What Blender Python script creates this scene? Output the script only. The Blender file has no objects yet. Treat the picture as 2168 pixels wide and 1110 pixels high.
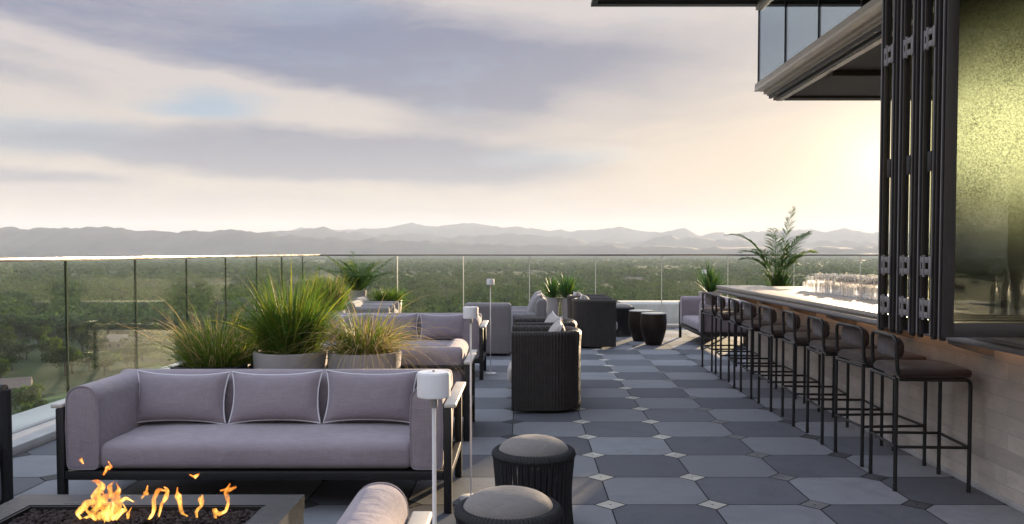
import bpy, bmesh, math, random
import numpy as np
from mathutils import Vector, Matrix, noise as mnoise
R = math.radians
PI = math.pi
random.seed(7)
rng = np.random.default_rng(11)
scene = bpy.context.scene
col = scene.collection
H = 1.5                      # eye height above the terrace
F = 1775.0                   # focal length in photo pixels (2168 wide)
GZ = -35.0                   # level of the plain below the terrace

# ------------------------------------------------------------------ node helpers
def new_mat(name):
    m = bpy.data.materials.new(name); m.use_nodes = True
    nt = m.node_tree; nt.nodes.clear()
    out = nt.nodes.new('ShaderNodeOutputMaterial')
    return m, nt, out

class N:
    """tiny helper for building node trees"""
    def __init__(s, nt): s.nt = nt
    def node(s, t, **kw):
        n = s.nt.nodes.new(t)
        for k, v in kw.items(): setattr(n, k, v)
        return n
    def put(s, sock, v):
        if hasattr(v, 'links'): s.nt.links.new(v, sock)
        elif v is not None: sock.default_value = v
    def m(s, op, a, b=None, c=None, clamp=False):
        n = s.node('ShaderNodeMath', operation=op); n.use_clamp = clamp
        s.put(n.inputs[0], a)
        if b is not None: s.put(n.inputs[1], b)
        if c is not None: s.put(n.inputs[2], c)
        return n.outputs[0]
    def vm(s, op, a, b=None):
        n = s.node('ShaderNodeVectorMath', operation=op)
        s.put(n.inputs[0], a)
        if b is not None: s.put(n.inputs[1], b)
        return n.outputs[0]
    def mix(s, f, a, b, blend='MIX'):
        n = s.node('ShaderNodeMix', data_type='RGBA', blend_type=blend)
        s.put(n.inputs[0], f); s.put(n.inputs[6], a); s.put(n.inputs[7], b)
        return n.outputs[2]
    def rng(s, v, a, b, c=0.0, d=1.0, smooth=False):
        n = s.node('ShaderNodeMapRange'); n.interpolation_type = 'SMOOTHSTEP' if smooth else 'LINEAR'
        for i, x in enumerate((v, a, b, c, d)): s.put(n.inputs[i], x)
        return n.outputs[0]
    def noise(s, vec, scale, detail=4, rough=.55, dist=0.0, out=0):
        n = s.node('ShaderNodeTexNoise')
        s.put(n.inputs['Vector'], vec); s.put(n.inputs['Scale'], scale)
        n.inputs['Detail'].default_value = detail; n.inputs['Roughness'].default_value = rough
        n.inputs['Distortion'].default_value = dist
        return n.outputs[out]
    def comb(s, x, y, z=0.0):
        n = s.node('ShaderNodeCombineXYZ')
        for i, v in enumerate((x, y, z)): s.put(n.inputs[i], v)
        return n.outputs[0]
    def sep(s, v):
        n = s.node('ShaderNodeSeparateXYZ'); s.put(n.inputs[0], v); return n.outputs
    def coord(s, k='Object'): return s.node('ShaderNodeTexCoord').outputs[k]
    def bump(s, h, strength=.3, dist=.01):
        n = s.node('ShaderNodeBump'); s.put(n.inputs['Height'], h)
        n.inputs['Strength'].default_value = strength; n.inputs['Distance'].default_value = dist
        return n.outputs[0]
    def bsdf(s, colr, rough=.6, metal=0., normal=None, spec=.5, sheen=0., coat=0.):
        n = s.node('ShaderNodeBsdfPrincipled')
        s.put(n.inputs['Base Color'], colr); s.put(n.inputs['Roughness'], rough)
        s.put(n.inputs['Metallic'], metal); s.put(n.inputs['Specular IOR Level'], spec)
        n.inputs['Sheen Weight'].default_value = sheen; n.inputs['Coat Weight'].default_value = coat
        if normal is not None: s.put(n.inputs['Normal'], normal)
        return n.outputs[0]

def c4(c): return (c[0], c[1], c[2], 1.0)

def simple(name, c, rough=.6, metal=0., var=.12, vscale=6., bump=.05, bscale=120., spec=.5, sheen=0., stretch=(1,1,1), coat=0.):
    m, nt, out = new_mat(name); k = N(nt)
    v = k.vm('MULTIPLY', k.coord(), stretch)
    n1 = k.noise(v, vscale, 5, .6)
    d = tuple(x*(1-var) for x in c); l = tuple(min(1, x*(1+var)) for x in c)
    cc = k.mix(k.rng(n1, .3, .7), c4(d), c4(l))
    n2 = k.noise(v, bscale, 3, .6)
    rr = k.rng(n1, .2, .8, max(0, rough-.08), min(1, rough+.08))
    nt.links.new(k.bsdf(cc, rr, metal, k.bump(n2, bump, .004), spec, sheen, coat), out.inputs[0])
    return m

def fabric(name, c, thread=260., rough=.92):
    m, nt, out = new_mat(name); k = N(nt)
    v = k.coord()
    a = k.noise(k.vm('MULTIPLY', v, (thread, thread, thread*.06)), 1.0, 2, .5)
    b = k.noise(k.vm('MULTIPLY', v, (thread*.06, thread*.06, thread)), 1.0, 2, .5)
    slub = k.m('ADD', a, b)
    big = k.noise(v, 3.2, 4, .6)
    f = k.m('ADD', k.rng(slub, .7, 1.3, .0, .62), k.rng(big, .3, .7, .0, .38))
    cc = k.mix(f, c4([x*.80 for x in c]), c4([min(1, x*1.18) for x in c]))
    wr = k.noise(v, 7.0, 3, .5, .6)
    wr2 = k.noise(k.vm('MULTIPLY', v, (1., 2.2, 2.2)), 4.2, 5, .55, 1.6)
    hgt = k.m('ADD', k.m('MULTIPLY', slub, .10), k.m('ADD', k.m('MULTIPLY', wr, 1.0), k.m('MULTIPLY', wr2, .75)))
    nt.links.new(k.bsdf(cc, rough, 0, k.bump(hgt, .35, .02), .25, .25), out.inputs[0])
    return m

def wicker(name, c, ribs=26., rows=60.):
    m, nt, out = new_mat(name); k = N(nt)
    u, vv, _ = k.sep(k.coord('UV'))
    su = k.m('SINE', k.m('MULTIPLY', u, 2*PI*ribs))
    sv = k.m('SINE', k.m('MULTIPLY', vv, 2*PI*rows))
    weave = k.m('MULTIPLY', k.m('SINE', k.m('MULTIPLY', u, PI*ribs)), k.m('SINE', k.m('MULTIPLY', vv, PI*rows)))
    h = k.m('ADD', k.m('MULTIPLY', su, .55), k.m('ADD', k.m('MULTIPLY', sv, .25), k.m('MULTIPLY', weave, .35)))
    nz = k.noise(k.coord(), 14., 4, .6)
    f = k.m('ADD', k.rng(h, -1., 1., 0., .65), k.rng(nz, .3, .7, 0., .35))
    cc = k.mix(f, c4([x*.45 for x in c]), c4([x*1.6 for x in c]))
    nt.links.new(k.bsdf(cc, .55, 0, k.bump(h, .8, .006), .45), out.inputs[0])
    return m

def glass(name, tint, refl_rough=.0, base=.0, dust=0., ior=1.45):
    """thin sheet glass: tinted see-through plus a mirror share that grows at grazing angles"""
    m, nt, out = new_mat(name); k = N(nt)
    tr = k.node('ShaderNodeBsdfTransparent'); tr.inputs[0].default_value = c4(tint)
    gl = k.node('ShaderNodeBsdfGlossy'); gl.inputs['Roughness'].default_value = refl_rough
    gl.inputs[0].default_value = (.95, 1, .97, 1)
    geo = k.node('ShaderNodeNewGeometry')
    dp = k.node('ShaderNodeVectorMath', operation='DOT_PRODUCT')
    nt.links.new(geo.outputs['Normal'], dp.inputs[0]); nt.links.new(geo.outputs['Incoming'], dp.inputs[1])
    c1 = k.m('SUBTRACT', 1., k.m('ABSOLUTE', dp.outputs['Value']), clamp=True)
    f = k.m('ADD', k.m('MULTIPLY', k.m('POWER', c1, 5.), .45), .012+base, clamp=True)
    ms = k.node('ShaderNodeMixShader'); k.put(ms.inputs[0], f)
    nt.links.new(tr.outputs[0], ms.inputs[1]); nt.links.new(gl.outputs[0], ms.inputs[2])
    last = ms.outputs[0]
    if dust > 0:
        v = k.coord()
        sp = k.noise(v, 130., 3, .8); bl = k.noise(v, 1.6, 3, .5)
        fac = k.m('MULTIPLY', k.rng(sp, .25, .75, .66, 1.), k.rng(bl, .3, .7, dust*.6, dust))
        tl = k.node('ShaderNodeBsdfRefraction'); tl.inputs[0].default_value = (.0065, .0078, .0060, 1)
        tl.inputs['IOR'].default_value = 1.28; tl.inputs['Roughness'].default_value = .45
        m2 = k.node('ShaderNodeMixShader'); k.put(m2.inputs[0], fac)
        nt.links.new(last, m2.inputs[1]); nt.links.new(tl.outputs[0], m2.inputs[2]); last = m2.outputs[0]
    nt.links.new(last, out.inputs[0])
    return m

def leafmat(name, c, trans=.45, var=.35, rough=.55, attr=None, tw=(1.9, 2.1)):
    m, nt, out = new_mat(name); k = N(nt)
    if attr:
        a = k.node('ShaderNodeAttribute', attribute_name=attr).outputs['Fac']
    else:
        a = k.noise(k.coord(), 9., 3, .6)
        a = k.rng(a, .3, .7)
    oi = k.node('ShaderNodeObjectInfo').outputs['Random']
    a2 = k.m('ADD', k.m('MULTIPLY', a, .7), k.m('MULTIPLY', oi, .3))
    cc = k.mix(a2, c4([x*(1-var) for x in c]), c4([c[0]*(1+var*1.5), c[1]*(1+var*1.1), c[2]*(1+var*.6)]))
    p = k.bsdf(cc, .9 if attr else rough, 0, None, .0 if attr else .3)
    tl = k.node('ShaderNodeBsdfTranslucent')
    k.put(tl.inputs[0], k.mix(.5, cc, (c[0]*tw[0], c[1]*tw[1], c[2]*.9, 1)))
    ms = k.node('ShaderNodeMixShader'); ms.inputs[0].default_value = trans
    nt.links.new(p, ms.inputs[1]); nt.links.new(tl.outputs[0], ms.inputs[2]); nt.links.new(ms.outputs[0], out.inputs[0])
    return m

# ------------------------------------------------------------------ mesh helpers
class MB:
    def __init__(s): s.v = []; s.f = []; s.mi = []; s.uv = None; s.cur = 0
    def add(s, vs, fs, uvs=None):
        b = len(s.v); s.v.extend([tuple(x) for x in vs])
        for f in fs: s.f.append(tuple(b+i for i in f)); s.mi.append(s.cur)
        if uvs is not None:
            if s.uv is None: s.uv = {}
            for i, u in enumerate(uvs): s.uv[b+i] = u
        return s
    def box(s, x0, x1, y0, y1, z0, z1):
        vs = [(x0,y0,z0),(x1,y0,z0),(x1,y1,z0),(x0,y1,z0),(x0,y0,z1),(x1,y0,z1),(x1,y1,z1),(x0,y1,z1)]
        return s.add(vs, [(0,3,2,1),(4,5,6,7),(0,1,5,4),(1,2,6,5),(2,3,7,6),(3,0,4,7)])
    def bm(s, bm, mat=None):
        bm.verts.ensure_lookup_table(); bm.verts.index_update()
        vs = [tuple((mat @ v.co) if mat else v.co) for v in bm.verts]
        fs = [tuple(v.index for v in f.verts) for f in bm.faces]
        bm.free(); return s.add(vs, fs)
    def rbox(s, x0, x1, y0, y1, z0, z1, r=.01, seg=2, mat=None, puff=0.):
        bm = bmesh.new(); bmesh.ops.create_cube(bm, size=1.0)
        for v in bm.verts:
            v.co = Vector(((x0+x1)/2 + v.co.x*(x1-x0), (y0+y1)/2 + v.co.y*(y1-y0), (z0+z1)/2 + v.co.z*(z1-z0)))
        bmesh.ops.bevel(bm, geom=bm.edges[:], offset=r, segments=seg, affect='EDGES', profile=.5)
        return s.bm(bm, mat)
    def tube(s, path, r, seg=8, closed=False, caps=True):
        P = [Vector(p) for p in path]; n = len(P)
        rs = r if isinstance(r, (list, tuple)) else [r]*n
        vs = []; fs = []
        prev = None
        for i in range(n):
            if closed: t = (P[(i+1) % n] - P[i-1])
            else: t = (P[min(i+1, n-1)] - P[max(i-1, 0)])
            t.normalize()
            if prev is None:
                a = Vector((0,0,1)) if abs(t.z) < .9 else Vector((1,0,0))
                nrm = t.cross(a).normalized()
            else:
                nrm = (prev - t*prev.dot(t)).normalized()
            prev = nrm; bn = t.cross(nrm)
            for j in range(seg):
                a = 2*PI*j/seg
                vs.append(P[i] + (nrm*math.cos(a) + bn*math.sin(a))*rs[i])
        m = n if closed else n-1
        for i in range(m):
            for j in range(seg):
                a = i*seg+j; b = i*seg+(j+1) % seg; c = ((i+1) % n)*seg+(j+1) % seg; d = ((i+1) % n)*seg+j
                fs.append((a, d, c, b))
        if caps and not closed:
            fs.append(tuple(range(seg))); fs.append(tuple((n-1)*seg+j for j in reversed(range(seg))))
        return s.add(vs, fs)
    def lathe(s, prof, seg=32, cx=0., cy=0., cap0=True, cap1=True):
        vs = []; fs = []; n = len(prof)
        for r, z in prof:
            for j in range(seg):
                a = 2*PI*j/seg; vs.append((cx+r*math.cos(a), cy+r*math.sin(a), z))
        for i in range(n-1):
            for j in range(seg):
                fs.append((i*seg+j, i*seg+(j+1) % seg, (i+1)*seg+(j+1) % seg, (i+1)*seg+j))
        if cap0: fs.append(tuple(reversed(range(seg))))
        if cap1: fs.append(tuple((n-1)*seg+j for j in range(seg)))
        return s.add(vs, fs)
    def grid(s, pts, uvs=None, cu=False):
        nu = len(pts); nv = len(pts[0]); vs = [p for row in pts for p in row]; fs = []
        for i in range(nu if cu else nu-1):
            for j in range(nv-1):
                a = i*nv+j; b = ((i+1) % nu)*nv+j
                fs.append((a, b, b+1, a+1))
        return s.add(vs, fs, [u for row in uvs for u in row] if uvs else None)
    def loft(s, rings, cap=True):
        n = len(rings[0]); vs = [p for r in rings for p in r]; fs = []
        for i in range(len(rings)-1):
            for j in range(n):
                fs.append((i*n+j, i*n+(j+1) % n, (i+1)*n+(j+1) % n, (i+1)*n+j))
        if cap:
            fs.append(tuple(reversed(range(n)))); fs.append(tuple((len(rings)-1)*n+j for j in range(n)))
        return s.add(vs, fs)
    def build(s, name, mats, parent=None, smooth=True, angle=40, loc=None, rot=None):
        me = bpy.data.meshes.new(name); me.from_pydata(s.v, [], s.f)
        ms = mats if isinstance(mats, (list, tuple)) else [mats]
        for m in ms: me.materials.append(m)
        if len(ms) > 1: me.polygons.foreach_set('material_index', s.mi)
        if s.uv is not None:
            ul = me.uv_layers.new(name='UVMap')
            for l in me.loops: ul.data[l.index].uv = s.uv.get(l.vertex_index, (0, 0))
        if smooth:
            me.polygons.foreach_set('use_smooth', [True]*len(me.polygons))
            me.set_sharp_from_angle(angle=R(angle))
        me.update()
        return link(name, me, parent, loc, rot)

def link(name, me, parent=None, loc=None, rot=None):
    o = bpy.data.objects.new(name, me); col.objects.link(o)
    if parent is not None: o.parent = parent
    if loc is not None: o.location = loc
    if rot is not None: o.rotation_euler = rot
    return o

def tag(o, label=None, cat=None, group=None, kind=None):
    if label: o['label'] = label
    if cat: o['category'] = cat
    if group: o['group'] = group
    if kind: o['kind'] = kind
    return o

def thing(name, label, cat, loc=(0,0,0), rz=0., group=None):
    o = bpy.data.objects.new(name, None); col.objects.link(o)
    o.empty_display_size = .1; o.location = loc; o.rotation_euler = (0, 0, rz)
    return tag(o, label, cat, group)

def dup(root, loc, rz=None, label=None, scale=None):
    def rec(o, parent):
        c = o.copy(); col.objects.link(c)
        if parent is not None: c.parent = parent
        for ch in kids.get(o, ()): rec(ch, c)
        return c
    kids = {}
    for o in list(bpy.data.objects):
        if o.parent: kids.setdefault(o.parent, []).append(o)
    r = rec(root, None); r.location = loc
    if rz is not None: r.rotation_euler = (0, 0, rz)
    if label: r['label'] = label
    if scale: r.scale = (scale,)*3
    return r

def quads(name, V, mats, tint=None, matidx=None, parent=None, smooth=False):
    """V: (n,4,3) array of quads -> one mesh, built through numpy"""
    n = len(V); me = bpy.data.meshes.new(name)
    me.vertices.add(n*4); me.vertices.foreach_set('co', np.ascontiguousarray(V, dtype=np.float32).ravel())
    me.loops.add(n*4); me.loops.foreach_set('vertex_index', np.arange(n*4, dtype=np.int32))
    me.polygons.add(n); me.polygons.foreach_set('loop_start', np.arange(0, n*4, 4, dtype=np.int32))
    ms = mats if isinstance(mats, (list, tuple)) else [mats]
    for m in ms: me.materials.append(m)
    if matidx is not None: me.polygons.foreach_set('material_index', np.asarray(matidx, dtype=np.int32))
    me.update(calc_edges=True); me.validate()
    if tint is not None:
        at = me.attributes.new('tint', 'FLOAT', 'FACE'); at.data.foreach_set('value', np.asarray(tint, dtype=np.float32))
    return link(name, me, parent)

# ------------------------------------------------------------------ materials
M = {}
M['tile_joint'] = simple('tile_joint', (.02,.02,.022), .9)
M['sofa'] = fabric('sofa_linen', (.305,.262,.288))
M['pillow'] = fabric('pillow_linen', (.29,.25,.278), 300.)
M['piping'] = simple('white_piping', (.72,.72,.76), .8, var=.05)
M['slip'] = fabric('slipcover_linen', (.235,.22,.225), 220.)
M['cream'] = fabric('cream_cushion', (.44,.40,.37), 240.)
M['black_metal'] = simple('black_powder_coat', (.012,.012,.013), .45, .0, bump=.08, bscale=400.)
M['shelf'] = simple('pale_shelf_board', (.55,.52,.46), .5, var=.08)
M['wicker'] = wicker('dark_wicker', (.034,.028,.024), 36., 80.)
M['rope'] = simple('black_rope', (.016,.016,.018), .75, var=.4, vscale=40., bump=.6, bscale=350.)
M['ott'] = fabric('grey_tweed', (.20,.185,.17), 420.)
M['stool_pad'] = fabric('brown_upholstery', (.053,.035,.029), 380.)
M['lamp'] = simple('white_lamp_paint', (.82,.82,.83), .45, var=.03)
M['pot'] = simple('fibre_cement_pot', (.33,.31,.305), .85, var=.10, vscale=4., bump=.25, bscale=60.)
M['pot_dark'] = simple('black_planter', (.016,.016,.017), .5)
M['soil'] = simple('potting_soil', (.03,.022,.016), 1., var=.4, bump=1., bscale=60.)
M['drum'] = simple('dark_bronze', (.022,.015,.011), .38, .3, var=.35, vscale=7.)
M['drum_top'] = simple('pale_table_top', (.40,.40,.38), .25, var=.06)
M['fire_metal'] = simple('fire_table_steel', (.040,.045,.055), .30, .55, var=.12, vscale=3., stretch=(1,8,8))
M['lava'] = simple('lava_rock', (.030,.020,.018), .85, var=.5, vscale=25., bump=.8, bscale=160.)
M['frame_dark'] = simple('door_aluminium', (.060,.053,.050), .42, .3, var=.10)
M['gasket'] = simple('door_gasket', (.008,.008,.009), .6)
M['hinge'] = simple('hinge_metal', (.24,.23,.235), .45, .3)
M['fascia'] = simple('fascia_panel', (.56,.51,.44), .5, .1, var=.10, vscale=2.)
M['fascia_light'] = simple('fascia_edge', (.78,.71,.61), .45, .1, var=.10)
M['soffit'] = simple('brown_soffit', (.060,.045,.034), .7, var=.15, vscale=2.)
M['canopy'] = simple('canopy_metal', (.10,.098,.098), .55, .3, var=.10)
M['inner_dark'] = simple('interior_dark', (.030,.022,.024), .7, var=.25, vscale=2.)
M['counter_edge'] = simple('counter_edge', (.20,.19,.19), .5, var=.10)
M['cap'] = simple('rail_cap_metal', (.40,.385,.35), .17, .85, var=.05)
M['channel'] = simple('base_channel', (.36,.36,.37), .55, .4, var=.08)
M['joint'] = simple('glass_joint_lit', (.62,.60,.50), .4, var=.05)  # clear joint coloured pale to carry the lit look of the far panel edges
M['joint_dark'] = simple('glass_joint_dark', (.03,.045,.03), .9, spec=.05)  # dark copy of the same joint for the left railing
M['ledge'] = simple('outer_ledge_coping', (.40,.46,.50), .32, .2, var=.08, vscale=2.)
M['curb'] = simple('concrete_curb', (.42,.41,.40), .8, var=.12)
M['rail_glass'] = glass('railing_glass', (.955,.972,.95), 0., .0)
M['upper_glass'] = glass('upper_glass', (.60,.66,.71), .02, .10)
M['leaf_glass'] = glass('door_glass', (.975,.981,.966), .0, .0)
M['strip'] = glass('added_tint_glass', (.74,.74,.40), .05, .0)  # for the added strips in the door slits
M['dusty_glass'] = glass('dusty_door_glass', (.93,.945,.985), .02, .02, 1.0)
def cupmat():
    m, nt, out = new_mat('drinking_glass'); k = N(nt)
    g = k.node('ShaderNodeBsdfGlass'); g.inputs['IOR'].default_value = 1.45; g.inputs['Roughness'].default_value = .03
    t = k.node('ShaderNodeBsdfTransparent'); t.inputs[0].default_value = (.985,.985,.985,1)
    ms = k.node('ShaderNodeMixShader'); ms.inputs[0].default_value = .45
    nt.links.new(t.outputs[0], ms.inputs[1]); nt.links.new(g.outputs[0], ms.inputs[2]); nt.links.new(ms.outputs[0], out.inputs[0]); return m
M['cup_glass'] = cupmat()
M['bark'] = simple('bark', (.07,.05,.035), .9, var=.3, bump=.8, bscale=14.)
M['grass_g'] = leafmat('grass_green', (.070,.130,.020), .48)
M['grass_y'] = leafmat('grass_yellow', (.155,.17,.030), .48)
M['grass_s'] = leafmat('grass_straw', (.38,.30,.15), .35, tw=(1.2, 1.2))
M['palm'] = leafmat('palm_leaf', (.040,.090,.022), .24)
M['palm_y'] = leafmat('palm_leaf_yellow', (.10,.145,.028), .4)  # yellower palm green for a share of the leaves
M['yucca'] = leafmat('yucca_leaf', (.040,.095,.030), .35)
M['darkleaf'] = leafmat('dark_leaf', (.020,.035,.016), .25)
M['crown_a'] = leafmat('crown_dark', (.038,.060,.020), .30, .5, attr='tint')
M['crown_b'] = leafmat('crown_green', (.060,.098,.022), .38, .5, attr='tint')
M['crown_c'] = leafmat('crown_silver', (.13,.14,.075), .35, .35, attr='tint')
M['roof_tile'] = simple('roof_shingle', (.17,.13,.105), .9, var=.2, vscale=1.)
M['house_wall'] = simple('house_wall', (.17,.15,.125), .9, var=.1, vscale=1.)
M['house_win'] = simple('house_window', (.05,.06,.07), .2)

# floor tiles: colour varies a little from tile to tile, fine pale specks
def tilemat(name, c, spk=.10, rough=.72):
    m, nt, out = new_mat(name); k = N(nt)
    v = k.coord()
    cell = k.vm('FLOOR', k.vm('DIVIDE', k.vm('SUBTRACT', v, (1.125, 4.93, 0)), (.608, .61, 1.)))
    wn = k.node('ShaderNodeTexWhiteNoise', noise_dimensions='2D'); k.put(wn.inputs['Vector'], cell)
    pv = k.rng(wn.outputs['Value'], 0, 1,   .84, 1.15)
    big = k.rng(k.noise(v, 1.3, 5, .65), .3, .7, .90, 1.10)
    sm = k.rng(k.noise(v, 60., 4, .7), .3, .7, .92, 1.08)
    f = k.m('MULTIPLY', pv, k.m('MULTIPLY', big, sm))
    cc = k.vm('SCALE', c4(c)[:3], None); sc = cc.node
    nt.links.new(f, sc.inputs['Scale'])
    spec = k.rng(k.noise(v, 210., 1, .5), .70, .78, 0, spk, True)
    cc2 = k.mix(spec, cc, (.55, .55, .55, 1))
    stain = k.rng(k.noise(v, 2.6, 8, .74, .6), .47, .68, 0, .55)
    cc3 = k.mix(stain, cc2, c4([x*.72 for x in c]))
    b = k.bump(k.noise(v, 160., 3, .7), .25, .003)
    nt.links.new(k.bsdf(cc3, k.rng(big, .9, 1.1, rough-.06, rough+.08), 0, b, .14), out.inputs[0])
    return m
M['tile_l'] = tilemat('tile_light', (.243,.249,.266))
M['tile_d'] = tilemat('tile_dark', (.138,.143,.159), .35)
M['dia_l'] = tilemat('diamond_light', (.54,.52,.45), .1)
M['dia_m'] = tilemat('diamond_mid', (.20,.20,.195), .1)
M['dia_d'] = tilemat('diamond_dark', (.085,.085,.088), .1)

# bar front: courses of honed limestone
def stonemat():
    m, nt, out = new_mat('limestone_courses'); k = N(nt)
    x, y, z = k.sep(k.coord())
    br = k.node('ShaderNodeTexBrick'); br.offset = .37
    k.put(br.inputs['Vector'], k.comb(y, z, 0.0))
    br.inputs['Scale'].default_value = 1.0; br.inputs['Brick Width'].default_value = .62; br.inputs['Row Height'].default_value = .105
    br.inputs['Mortar Size'].default_value = .0025; br.inputs['Mortar Smooth'].default_value = .3
    br.inputs['Color1'].default_value = (.49,.43,.37,1); br.inputs['Color2'].default_value = (.66,.585,.50,1)
    br.inputs['Mortar'].default_value = (.40,.36,.32,1)
    v = k.vm('MULTIPLY', k.coord(), (1, 1, 2.2))
    n1 = k.noise(v, 3.0, 7, .68, 1.2)
    cc = k.mix(k.rng(n1, .35, .7, 0, .55), br.outputs['Color'], (.34,.315,.295,1))
    n2 = k.noise(v, 9.0, 6, .7, .8)
    cc = k.mix(k.rng(n2, .55, .75, 0, .4), cc, (.78,.72,.64,1))
    h = k.m('SUBTRACT', k.m('MULTIPLY', n2, .3), br.outputs['Fac'])
    nt.links.new(k.bsdf(cc, .62, 0, k.bump(h, .35, .004), .4), out.inputs[0])
    return m
M['stone'] = stonemat()
def countermat():
    m, nt, out = new_mat('counter_stone'); k = N(nt)
    v = k.vm('MULTIPLY', k.coord(), (2.2, .8, 1))
    n1 = k.noise(v, 2.4, 8, .65, 1.5)
    cc = k.mix(k.rng(n1, .35, .68), (.46,.42,.37,1), (.30,.27,.245,1))
    nt.links.new(k.bsdf(cc, k.rng(n1, .3, .7, .30, .46), 0, None, .5), out.inputs[0])
    return m
M['counter'] = countermat()

def emit(name, c, s):
    m, nt, out = new_mat(name); e = nt.nodes.new('ShaderNodeEmission')
    e.inputs[0].default_value = c4(c); e.inputs[1].default_value = s
    nt.links.new(e.outputs[0], out.inputs[0]); return m
M['led'] = emit('warm_led', (1.,.50,.22), 1.3)
def flamemat():
    m, nt, out = new_mat('flame'); k = N(nt)
    v = k.coord(); z = k.sep(v)[2]
    n = k.noise(k.vm('MULTIPLY', v, (1, 1, .45)), 34., 4, .6, .8)
    geo = k.node('ShaderNodeNewGeometry'); dp = k.node('ShaderNodeVectorMath', operation='DOT_PRODUCT')
    nt.links.new(geo.outputs['Normal'], dp.inputs[0]); nt.links.new(geo.outputs['Incoming'], dp.inputs[1])
    thick = k.rng(k.m('ABSOLUTE', dp.outputs['Value']), .28, 1.0, 0., .95, True)
    f = k.m('MULTIPLY', k.rng(n, .32, .68, .10, .85), thick)
    cc = k.mix(k.rng(k.m('ADD', z, k.m('MULTIPLY', n, .1)), .03, .22), (1., .50, .09, 1), (1., .25, .03, 1))
    cc = k.mix(k.rng(n, .5, .72), cc, (1., .62, .18, 1))
    e = k.node('ShaderNodeEmission'); k.put(e.inputs[0], cc); k.put(e.inputs[1], k.rng(n, .35, .7, .42, 1.1))
    t = k.node('ShaderNodeBsdfTransparent')
    ms = k.node('ShaderNodeMixShader'); k.put(ms.inputs[0], f)
    nt.links.new(t.outputs[0], ms.inputs[1]); nt.links.new(e.outputs[0], ms.inputs[2]); nt.links.new(ms.outputs[0], out.inputs[0])
    return m
M['flame'] = flamemat()

# ------------------------------------------------------------------ terrace floor
PX, PY, CUT = .608, .61, .098
def make_floor():
    b = MB(); b.cur = 4
    b.box(-3.9, 9.0, -3.0, 16.9, -1.2, -.005)
    g = .0045
    for i in range(-9, 13):
        for j in range(-9, 20):
            x0 = 1.125 + i*PX; x1 = x0 + PX; y0 = 4.93 + j*PY; y1 = y0 + PY
            if x0 < -3.9 or y0 < -1.2 or y1 > 16.85: continue
            b.cur = 1 if (i+j) % 2 == 0 else 0
            c = CUT
            p = [(x0+c,y0+g),(x1-c,y0+g),(x1-g,y0+c),(x1-g,y1-c),(x1-c,y1-g),(x0+c,y1-g),(x0+g,y1-c),(x0+g,y0+c)]
            b.add([(a,q,0.) for a, q in p], [tuple(range(8))])
            b.cur = 2 if i in (-1, 0) else (3 if i in (1,) else 5)
            if i in (2, 3): b.cur = 5
            d = c - .009
            b.cur = b.cur
            b.add([(x0,y0-d,.0005),(x0+d,y0,.0005),(x0,y0+d,.0005),(x0-d,y0,.0005)], [(0,1,2,3)])
            mi_ = b.cur; b.cur = 4; b.add([(x0+.007*math.cos(PI*q/4), y0+.007*math.sin(PI*q/4), .0012) for q in range(8)], [tuple(range(8))]); b.cur = mi_
    # cut pieces along the left kerb
    o = b.build('terrace_floor', [M['tile_l'],M['tile_d'],M['dia_l'],M['dia_m'],M['tile_joint'],M['dia_d']], smooth=False)
    tag(o, kind='structure')
make_floor()

# ------------------------------------------------------------------ kerbs, ledges and glass railings
RX, RY, RT = -4.07, 16.8, 1.44
o = MB().rbox(-4.035, -3.76, -3., 17.0, -.02, .065, .006).build('kerb', M['curb']); tag(o, kind='structure')
o = MB().rbox(-3.755, 9.0, 16.62, 16.74, -.02, .055, .006).build('kerb', M['curb']); tag(o, kind='structure')
o = MB().rbox(-4.62, -4.11, -3., 17.5, -1.6, .03, .01).box(-4.11, -3.9, -3., 17.4, -1.6, -.03).build('outer_ledge', M['ledge']); tag(o, kind='structure')
o = MB().rbox(-4.10, 9.0, 16.86, 17.5, -1.6, .0, .01).build('outer_ledge', M['ledge']); tag(o, kind='structure')

def railing(name, label, fixed, a, b, joints, axis, jm):
    t = thing(name, label, 'railing', (0,0,0))
    pts = [a] + joints + [b]
    def bx(u0, u1, d0, d1, z0, z1, mb, r=0.):
        f = (mb.rbox if r else mb.box)
        args = (fixed+d0, fixed+d1, u0, u1, z0, z1) if axis == 'y' else (u0, u1, fixed+d0, fixed+d1, z0, z1)
        return f(*args, r) if r else f(*args)
    for u0, u1 in zip(pts[:-1], pts[1:]):
        bx(u0+.012, u1-.012, -.008, .008, .07, RT-.02, MB()).build('glass_panel', M['rail_glass'], t, smooth=False)
    for u in joints:
        bx(u-.009, u+.009, -.0085, .0085, .07, RT-.02, MB()).build('joint_seal', jm, t, smooth=False)
    bx(a, b, -.028, .028, RT-.018, RT+.018, MB(), .005).build('cap_rail', M['cap'], t)
    bx(a, b, -.03, .03, -.1, .07, MB(), .006).build('base_channel', M['channel'], t)
    return t
railing('glass_railing', 'frameless glass railing with a sunlit metal cap along the left edge of the terrace', RX, -2.6, RY-.03,
        [RY-1.335*k for k in range(14, 0, -1)], 'y', M['joint_dark'])
railing('glass_railing', 'glass railing with a thin dark cap across the far end of the terrace', RY, RX-.03, 8.8,
        [-2.527+1.325*k for k in range(0, 9)], 'x', M['joint'])

# lower roof wing of the building beyond the far railing
t = thing('lower_roof', 'pale lower roof with a raised kerb beyond the far glass railing', 'roof', (0,0,0))
MB().box(2.9, 14., 17.6, 24., -1.9, -.55).build('roof_deck', M['curb'], t, smooth=False)
MB().rbox(2.9, 14., 24.2, 26., -1.9, -.0, .02).build('parapet', M['curb'], t)
MB().rbox(5.2, 5.9, 19.5, 20.2, -.55, -.1, .03).build('vent_box', M['channel'], t)

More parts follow.
